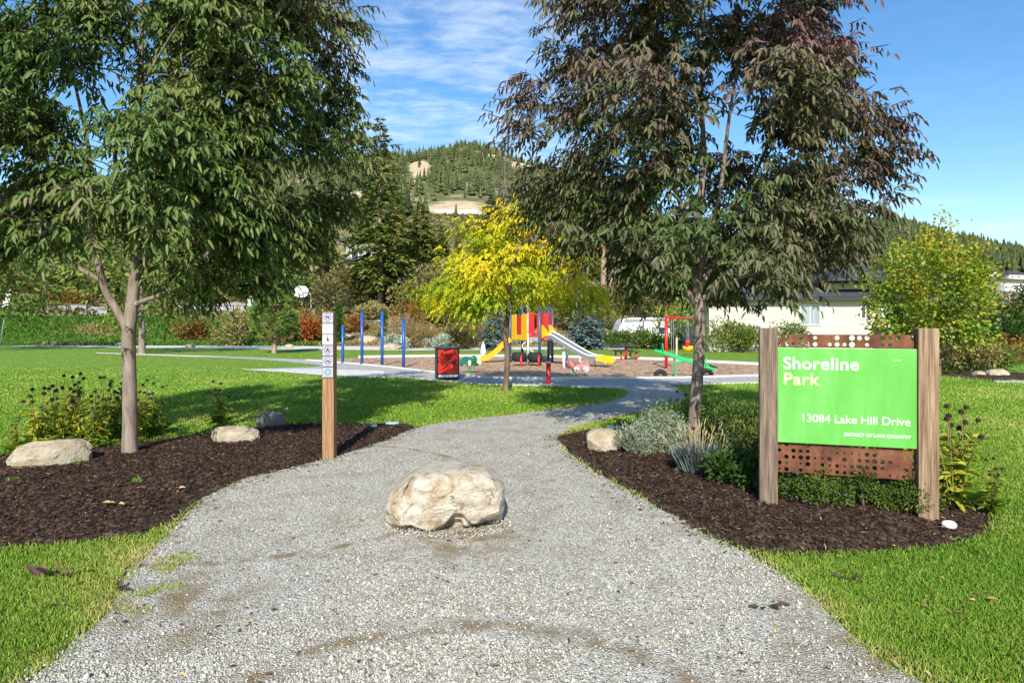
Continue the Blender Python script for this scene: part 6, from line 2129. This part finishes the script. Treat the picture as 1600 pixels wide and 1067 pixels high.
MB().box((4.7, 1.1, H_ + .12), (.7, .6, .22), bev=.06).build('roof_vent', M_rv, rv)
for wx in (6.2, 7.1):
    b = MB(); b.tube([(wx, -.02, .36), (wx, .25, .36)], .36, 20); b.build('wheel', M_rubber, rv)
b = MB(); b.tube([(1.4, .3, 0), (1.4, .3, .6)], .05, 8); b.build('jack', M_galv, rv)

# ------------------------------------------------------------------ cream house on the right
hx0, hy0 = (1108 - 800) * 36 / F, 36.0
ho = thing('house', 'cream stucco house with dark hip roof behind the green sign', 'house', (hx0, hy0, -.2))
wl_, wd_, wh_ = 10.3, 9.0, 3.15
walls = MB().box((wl_ / 2, wd_ / 2, wh_ / 2), (wl_, wd_, wh_)).build('wall', M_stucco, ho)
def hip(mb, x0, x1, y0, y1, z, rise, ov):
    x0 -= ov; x1 += ov; y0 -= ov; y1 += ov
    d = min(x1 - x0, y1 - y0) / 2
    v = [mb.bm.verts.new(p) for p in [(x0, y0, z), (x1, y0, z), (x1, y1, z), (x0, y1, z), (x0 + d, y0 + d, z + rise), (x1 - d, y0 + d, z + rise) if (x1 - x0) > 2 * d + .01 else (x0 + d + .01, y0 + d, z + rise)]]
    mb.bm.faces.new((v[0], v[1], v[5], v[4])); mb.bm.faces.new((v[1], v[2], v[5])); mb.bm.faces.new((v[2], v[3], v[4], v[5])); mb.bm.faces.new((v[3], v[0], v[4])); mb.bm.faces.new((v[3], v[2], v[1], v[0]))
b = MB(); hip(b, 0, wl_, 0, wd_, wh_ + .12, 1.75, .55); b.build('roof', M_roof, ho)
b = MB(); b.box((wl_ / 2, wd_ / 2, wh_ + .02), (wl_ + 1.06, wd_ + 1.06, .2)); b.build('fascia', M_dark, ho)
def hwin(px0, px1, pz0, pz1, curtain=True):
    x0, x1 = (px0 - 800) * 36 / F - hx0, (px1 - 800) * 36 / F - hx0
    z0, z1 = CAM_H + (HY - pz1) * .036 + .2, CAM_H + (HY - pz0) * .036 + .2
    fr = MB()
    xm, zm = (x0 + x1) / 2, (z0 + z1) / 2
    for q in (((xm, -.02, z0 - .03), (x1 - x0 + .16, .08, .06)), ((xm, -.02, z1 + .03), (x1 - x0 + .16, .08, .06)), ((x0 - .04, -.02, zm), (.07, .07, z1 - z0)), ((x1 + .04, -.02, zm), (.07, .07, z1 - z0)), ((xm, -.02, zm), (.05, .06, z1 - z0))):
        fr.box(*q)
    f = fr.build('window', M_trim, walls)
    MB().box((xm, -.004, zm), (x1 - x0, .02, z1 - z0)).build('pane', M_curtain if curtain else M_glass, f)
hwin(1251, 1280, 478, 507)
hwin(1346, 1358, 475, 497, False)
MB().box(((1290 - 800) * .036 - hx0, -.03, 1.5), (.10, .06, 3.0)).build('downpipe', M_trim, ho)
MB().box(((1237 - 800) * .036 - hx0, -.03, .8), (.22, .06, 1.9)).build('downpipe', M_galv, ho)
# projecting wing left, taller gable right
MB().box((8.6, .9, wh_ + .55), (3.0, .1, .8)).build('gable_wall', M_stucco, ho)
b = MB(); hip(b, 7.0, 10.6, -.2, 4, wh_ + 1.0, 1.3, .4); b.build('roof', M_roof, ho)

# shed, stairs, hedge, at the right
x, y = G(1500, 556)
sh = thing('garden_shed', 'small white shed with low roof at the right of the maple', 'shed', (x + .1, y + 3, 0), R(-14))
MB().box((0, 0, .45), (2.1, 1.8, 1.3)).build('wall', M_trim, sh)
b = MB(); b.prism([(-1.25, 1.10), (1.25, 1.10), (1.25, 1.18), (.95, 1.42), (-.95, 1.42), (-1.25, 1.18)], 2.1); b.build('roof', noisemat('pale_shingles', [(.30, .30, .31), (.45, .45, .46)], 6, rough=.9), sh)
b = MB(); b.box((.35, -.91, .45), (.6, .03, 1.0)); b.build('door', M_rv, sh)
xs_, ysx = G(1470, 566)
stp = thing('staircase', 'wooden steps with black railing beside the white shed', 'stairs', (xs_ + .55, ysx + 1.2, 0), R(-4))
b = MB(); b.prism([(-.6, .0), (1.3, .0), (1.3, .1), (-.05, .95), (-.6, .95)], 1.2); b.build('flight', M_cedar, stp)
b = MB()
for sg in (-.62, .62):
    b.tube([(-.55, sg, 1.45), (-.05, sg, 1.42), (1.35, sg, .62), (1.35, sg, -.05)], .025, 6)
    b.tube([(-.55, sg, 1.15), (-.05, sg, 1.12), (1.35, sg, .32)], .018, 6)
    for k in range(10):
        f_ = k / 9
        b.tube([(-.05 + 1.4 * f_, sg, .92 - .82 * f_), (-.05 + 1.4 * f_, sg, 1.42 - .80 * f_)], .012, 5)
b.build('railing', M_black, stp)
wl2 = thing('house', 'corner of a cream house left of the maple trunk, mostly behind the sign post', 'house', (15.25, 23.6, 0))
MB().box((.0, 1.2, .55), (1.2, 2.4, 1.5)).build('wall', M_stucco, wl2)
MB().box((.0, 1.2, .05), (1.3, 2.5, .5)).build('plinth', M_rockwall, wl2)
MB().box((.0, 1.2, 1.34), (1.4, 2.6, .08)).build('roof', M_dark, wl2)
# clipped hedge of cedars
hedge = None
for k in range(15):
    X_ = 21.6 + k * .72; Y_ = 34.5 - k * .18
    if hedge is None:
        hedge = conifer('hedge_cedar', 'upright green cedar in the clipped hedge at the right', (X_, Y_, 0), 1.95, .50, 20, 9, L_cypress, M_bark_brown, clump=(.18, .09), bare=.0, twigs=7, droop=-.3, gap=.03, power=.28, group='cedars of the clipped hedge')
    else:
        dup(hedge, (X_, Y_ + rng.normal(0, .05), 0), rng.uniform(0, 6), (1, 1, rng.uniform(.95, 1.05)), None, None)
for px, Y, lb in [(1553, 30, 'small cone shaped cedar in front of the clipped hedge, left one'), (1586, 30, 'small cone shaped cedar in front of the clipped hedge, right one')]:
    dup(cy, ((px - 800) * Y / F, Y, 0), 1.0, (.9, .9, .42), lb, 'cone cedars before the hedge')

# ------------------------------------------------------------------ far houses and cars
h2x, h2y = (560 - 800) * 92 / F, 92
zb = T(h2x, h2y) - .5
h2 = thing('house', 'grey green hillside house with dark low roof behind the tallest fir', 'house', (h2x, h2y, zb), R(-8))
ztop = CAM_H + (HY - 376) * .092 - zb
w2 = MB().box((3.2, 4, ztop / 2), (10.2, 8, ztop)).build('wall', M_sage, h2)
b = MB(); b.prism([(-2.9, ztop - .15), (-2.9, ztop + .1), (2.2, ztop + 1.3), (9.3, ztop + .3), (9.3, ztop + .05)], 9.6, Matrix.Translation((0, 4, 0))); b.build('roof', M_roof, h2)
b = MB(); b.box((-.6, -.3, ztop * .45), (2.6, .7, .25)); b.build('balcony', M_dark, h2)
for x0, x1, z0, z1 in [(-1.1, .1, ztop - 3.4, ztop - 1.0), (1.0, 2.0, ztop - 3.4, ztop - 1.2), (2.6, 3.6, ztop - 3.2, ztop - 1.2), (4.6, 6.4, ztop - 3.2, ztop - 1.2), (-1.2, .6, .6, 2.4), (3, 5, .6, 2.4)]:
    f = MB().box(((x0 + x1) / 2, -.03, (z0 + z1) / 2), (x1 - x0, .08, z1 - z0)).build('window', M_trim, w2)
    MB().box(((x0 + x1) / 2, -.0735, (z0 + z1) / 2), (x1 - x0 - .25, .008, z1 - z0 - .25)).build('pane', M_glass, f)

def far_house(px, Y, wdt, hgt, dep, label, wm, rm, rz=0.0, rise=2.2):
    x = (px - 800) * Y / F
    z = T(x, Y) - .4
    h = thing('house', label, 'house', (x, Y, z), rz, 'houses along the distant road')
    wq = MB().box((0, dep / 2, hgt / 2), (wdt, dep, hgt)).build('wall', wm, h)
    b = MB(); hip(b, -wdt / 2, wdt / 2, 0, dep, hgt + .02, rise, .6); b.build('roof', rm, h)
    for k in range(3):
        xx_ = -wdt / 2 + wdt * (k + .5) / 3
        f = MB().box((xx_, -.03, hgt * .55), (wdt * .16, .08, hgt * .35)).build('window', M_trim, wq)
        MB().box((xx_, -.073, hgt * .55), (wdt * .12, .008, hgt * .27)).build('pane', M_glass, f)
far_house(1592, 330, 12, 2.6, 9, 'dark roofed house at the top of the distant road, right edge', M_trim, M_roof, R(10), 2.6)
far_house(1548, 330, 8, 3, 7, 'small pale roofed house at the end of the distant road', M_stucco, M_roof, 0, 1.8)

def car(px, Y, label, mat, rz, sc=1.0, group='vehicles on the distant road'):
    x = (px - 800) * Y / F
    c = thing('parked_car', label, 'car', (x, Y, T(x, Y) + .25), rz, group)
    b = MB(); b.prism([(-2.2, .35), (2.2, .35), (2.25, .75), (1.9, .92), (1.0, .98), (.45, 1.45), (-1.1, 1.48), (-1.75, 1.0), (-2.2, .92)], 1.75 * sc); b.build('body', mat, c)
    b = MB(); b.prism([(.9, 1.0), (.42, 1.38), (-1.05, 1.40), (-1.6, 1.02)], 1.79 * sc); b.build('window', M_glass, c)
    for sx_ in (-1.35, 1.4):
        for sy_ in (-.8, .8):
            b = MB(); b.tube([(sx_, sy_ - .1, .33), (sx_, sy_ + .1, .33)], .33, 14); b.build('wheel', M_rubber, c)
car(1566, 128, 'light coloured car on the distant road, nearest of the parked ones', M_rv, R(82))
car(1567, 122, 'dark blue car just below the light one on the distant road', M_slate, R(85))
car(1556, 185, 'dark car further up the distant road', M_dark, R(70))
car(1570, 215, 'dark car next to the white motor home up the road', M_slate, R(20))
x = (1582 - 800) * 205 / F
mh = thing('motor_home', 'white motor home parked at the top of the distant road', 'motor home', (x, 205, T(x, 205) + .3), R(8))
MB().box((0, 0, 1.75), (7.5, 2.5, 2.5), bev=.25).build('body', M_rv, mh)
b = MB(); [b.tube([(q, -1.3, .42), (q, -1.0, .42)], .42, 14) for q in (-2.3,)]; b.build('wheel', M_rubber, mh)
b = MB(); b.tube([(2.3, -1.3, .42), (2.3, -1.0, .42)], .42, 14); b.build('wheel', M_rubber, mh)
MB().box((.5, -1.26, 2.2), (3.6, .03, .6)).build('window', M_glass, mh)

# pale concrete wall at the sandy cut below the mountain
xw, yw = (714 - 800) * 268 / F, 268
zw = T(xw, yw) + 1.2
rw = thing('retaining_wall', 'long pale concrete wall in the sandy cut below the mountain', 'wall', (xw, yw, zw), R(-3))
MB().box((0, 0, .2), (18, .6, 2.0), bev=.1).build('wall', M_concrete, rw)
b = MB(); [b.box((q, -.32, .2), (.3, .1, 1.8)) for q in (-8,)]; b.build('buttress', M_concrete, rw)

# ------------------------------------------------------------------ court fence, hoop, wall, leaning sign
fy = 58.5
fn = thing('court_fence', 'low black chain link fence along the court on top of the left bank', 'fence', (0, fy, 0))
def fence_run(root, P, hgt, every):
    wire = MB()
    for (xa_, ya_), (xb_, yb_) in zip(P[:-1], P[1:]):
        n = max(1, int(round(math.hypot(xb_ - xa_, yb_ - ya_) / every)))
        for k in range(n + 1):
            f_ = k / n
            x_, y_ = xa_ + (xb_ - xa_) * f_, ya_ + (yb_ - ya_) * f_
            z_ = T(x_, y_)
            b = MB(); b.tube([(x_, y_ - fy, z_ - .2), (x_, y_ - fy, z_ + hgt)], .045, 6); b.build('post', M_black, root)
            if k < n:
                x2, y2 = xa_ + (xb_ - xa_) * (k + 1) / n, ya_ + (yb_ - ya_) * (k + 1) / n
                z2 = T(x2, y2)
                wire.tube([(x_, y_ - fy, z_ + hgt - .05), (x2, y2 - fy, z2 + hgt - .05)], .03, 5)
                wire.tube([(x_, y_ - fy, z_ + .08), (x2, y2 - fy, z2 + .08)], .015, 4)
                m_ = 9
                for j in range(m_):
                    a_, b2 = j / m_, (j + 1) / m_
                    for up in (0, 1):
                        h0, h1 = (.1, hgt - .06) if up else (hgt - .06, .1)
                        wire.tube([(x_ + (x2 - x_) * a_, y_ + (y2 - y_) * a_ - fy, z_ + (z2 - z_) * a_ + h0), (x_ + (x2 - x_) * b2, y_ + (y2 - y_) * b2 - fy, z_ + (z2 - z_) * b2 + h1)], .005, 3, cap=False)
    wire.build('wire_mesh', M_black, root)
fence_run(fn, [((-60 - 800) * .0585, 58.5), ((430 - 800) * .0585, 58.5)], 1.25, 1.9)
fn2 = thing('court_fence', 'taller black fence around the basketball court behind the cedar', 'fence', (0, fy, 0))
fence_run(fn2, [((438 - 800) * .0585, 58.5), ((545 - 800) * .0585, 58.5)], 2.5, 2.2)
hx, hy = (486 - 800) * .064, 64
bh = thing('basketball_hoop', 'white fan shaped basketball backboard on a curved steel pole', 'basketball hoop', (hx, hy, T(hx, hy)))
zb_ = CAM_H + (HY - 455) * .064 - T(hx, hy)
b = MB(); b.tube(catmull([(0, 0, -.1), (0, 0, zb_ * .55), (-.03, 0, zb_ * .82), (-.3, 0, zb_ * .93), (-.85, 0, zb_ * .93)], 5), .06, 10); b.build('pole', M_galv, bh, True)
MB().prism([(-.65, -.45), (-.2, -.62), (.25, -.62), (.6, -.35), (.68, .15), (.4, .5), (-.3, .5), (-.68, .15)], .05, Matrix.Translation((-.95, -.05, zb_)) @ Matrix.Rotation(R(18), 4, 'Z')).build('backboard', M_white, bh)
b = MB(); b.torus((0, 0, 0), .23, .02, Matrix.Translation((-.95, -.35, zb_ - .35)) @ Matrix.Rotation(R(90), 4, 'X'), 18, 6); b.build('rim', M_red, bh, True)

def stonewall(label, x0, x1, Y, hgt, seed):
    nx, nz = int((x1 - x0) / .3), 10
    root = thing('rock_wall', label, 'wall', ((x0 + x1) / 2, Y, T((x0 + x1) / 2, Y) - .2), group='grey rock walls behind the court')
    V, Fq = [], []
    for i in range(nx + 1):
        for k in range(nz + 1):
            xx_ = -(x1 - x0) / 2 + (x1 - x0) * i / nx; zz_ = hgt * k / nz
            vd, _ = noise.voronoi(Vector((xx_ * .9 + seed, zz_ * 1.3, seed)))
            V.append((xx_, .25 * zz_ - .8 * min(.5, vd[1] - vd[0]) + (1.2 if k == nz else 0), zz_ * (1 + .1 * math.sin(xx_ * 1.3)) ))
    for i in range(nx):
        for k in range(nz):
            a = i * (nz + 1) + k
            Fq.append((a, a + nz + 1, a + nz + 2, a + 1))
    mk('wall', np.array(V), np.array(Fq), M_rockwall, root)
stonewall('long low grey rock wall behind the fence left of the ash trunk', -50, -40, 63, 1.5, 3)
stonewall('grey rock wall behind the fence right of the ash trunk', -33.5, -26, 64, 1.6, 8)
tb = thing('notice_board', 'small pale green notice on a post at the court fence', 'sign', ((391 - 800) * .058, 58.0, T((391 - 800) * .058, 58.0)))
MB().box((0, -.05, 1.55), (.5, .03, .6)).build('board', paint('mint_board', (.32, .52, .42), .5), tb)
b = MB(); b.tube([(0, 0, -.1), (0, 0, 1.8)], .03, 8); b.build('post', M_galv, tb)

xl, yl = G(0, 541)
ls = thing('parking_sign', 'white parking sign on a leaning steel pole at the far left', 'sign', (xl - .0, yl, 0), 0)
ls.rotation_euler = (0, R(9), 0)
sc_ = yl / F
b = MB(); b.tube([(0, 0, -.1), (0, 0, 88 * sc_)], .04, 8); b.build('pole', M_galv, ls, True)
pz = 72 * sc_
pb = MB().box((0, -.06, pz), (.42, .02, 1.0), bev=.006).build('sign_plate', M_white, ls)
MB().ring((0, -.073, pz + .2), .09, .13, .006).build('ban_ring', M_redink, pb)
lettering('parking_letter', 'P', .2, M_ink, pb, -.06, pz + .13, -.073, bold=.004)
b = MB(); b.box((0, -.073, pz - .22), (.28, .004, .05)); b.build('caption_line', M_redink, pb)

# ------------------------------------------------------------------ fallen leaves
def fallen(label, px, py, n, ll, tone, rz, upright=.3, group=None, lit=.06, z=.02):
    x, y = G(px, py)
    root = thing('fallen_leaf', label, 'leaf', (x, y, z), rz, group)
    P, D, N = [], [], []
    for k in range(n):
        f = k / max(1, n - 1)
        P.append(((f - .5) * ll * 1.6, rng.normal(0, .004), .004)); D.append((1.1 * (f - .45) + rng.normal(0, .25), -.5 + rng.normal(0, .35), upright * rng.uniform(.5, 1.1))); N.append((.1, -.6, .8))
    L = ll * rng.uniform(.8, 1.15, n)
    V, Fq = blades(np.array(P), np.array(D), np.array(N), L, L * .36, curl=.2, fold=.25)
    mk('leaflet', V, Fq, L_litter, root, t=np.repeat(np.clip(tone + rng.normal(0, .06, n), 0, 1), 2))
    return root
g_ = 'fallen leaves lying about'
fallen('large fallen ash leaf with upright grey brown leaflets on the left grass', 80, 908, 6, .105, .24, R(0), 1.2, g_, z=.03)
fallen('dark crumpled ash leaf on the gravel near the right grass edge', 1200, 952, 5, .075, .03, R(20), .25, g_)
fallen('dark red leaf on the gravel beside the left grass edge', 200, 925, 4, .06, .06, R(-30), .4, g_)
fallen('dark leaf lying left of the boulder', 640, 775, 3, .05, .02, R(80), .2, g_)
fallen('orange leaf at the bottom edge of the gravel', 754, 1052, 2, .05, .42, R(40), .3, g_)
fallen('brown leaf on the gravel in front of the boulder, left', 690, 912, 2, .04, .05, R(140), .2, g_)
fallen('orange leaf on the left grass edge near the bottom', 72, 1026, 2, .06, .5, R(200), .3, g_)
fallen('tan leaf on the right grass below the white stone', 1533, 945, 2, .05, .75, R(10), .4, g_, z=.03)
fallen('small tan leaf on the right grass, nearer the path', 1478, 962, 2, .05, .7, R(120), .4, g_, z=.03)
fallen('row of dry leaves at the right grass edge', 1325, 912, 6, .06, .15, R(-25), .5, g_, z=.03)
fallen('pale fallen leaf on the mulch under the green ash', 268, 778, 3, .07, .9, R(30), .3, g_, z=.08)
fallen('small tan leaf on the mulch near the path edge', 180, 800, 3, .06, .85, R(-20), .2, g_, z=.08)
fallen('dry ash leaf upright on the shaded far grass', 668, 636, 6, .11, .1, R(0), 1.1, g_, z=.03)
# tiny litter nobody could count
n = 1500
Y_ = 2.6 * (9.5 / 2.6) ** rng.random(n); X_ = rng.uniform(-.82, .82, n) * Y_
zf = np.full(n, .022)
inL, inR = inpoly(X_, Y_, bedL), inpoly(X_, Y_, bedR)
zf = np.where(inL, zL(X_, Y_) + .02, np.where(inR, zR(X_, Y_) + .02, zf))
ing = inpoly(X_, Y_, gravel_poly[::2])
zf = np.where(~(inL | inR | ing), .035, zf)
k = rng.random(n) < np.where(inL | inR, .8, np.where(ing, .4, .55))
X_, Y_, zf = X_[k], Y_[k], zf[k]; n = len(X_)
a = rng.uniform(0, 6.28, n)
L = rng.uniform(.012, .045, n)
V, Fq = blades(np.stack([X_, Y_, zf], 1), np.stack([np.cos(a), np.sin(a), rng.normal(0, .2, n)], 1), rdir(n, 1.6), L, L * .38, curl=.2, fold=.25)
tag(mk('leaf_litter', V, Fq, L_litter, t=np.repeat(rng.random(n) ** 1.3, 2)), 'tiny scraps of dry leaf scattered over path, mulch and lawn', 'leaf litter', kind='stuff')
# yellow leaf scraps on the far lawn
n = 2600
Y_ = rng.uniform(11, 36, n); X_ = rng.uniform(-.85, .1, n) * Y_
ok_ = ~inpoly(X_, Y_, play_poly[::2]) & ~inpoly(X_, Y_, ring_poly[::2])
X_, Y_ = X_[ok_], Y_[ok_]; n = len(X_)
a = rng.uniform(0, 6.28, n)
V, Fq = blades(np.stack([X_, Y_, np.full(n, .03)], 1), np.stack([np.cos(a), np.sin(a), rng.normal(0, .2, n)], 1), rdir(n, 1.6), .05, .03)
tag(mk('yellow_leaf_litter', V, Fq, L_yellow, t=np.full(2 * n, .6) + rng.random(2 * n) * .3), 'yellow leaf scraps strewn over the far lawn', 'leaf litter', kind='stuff')
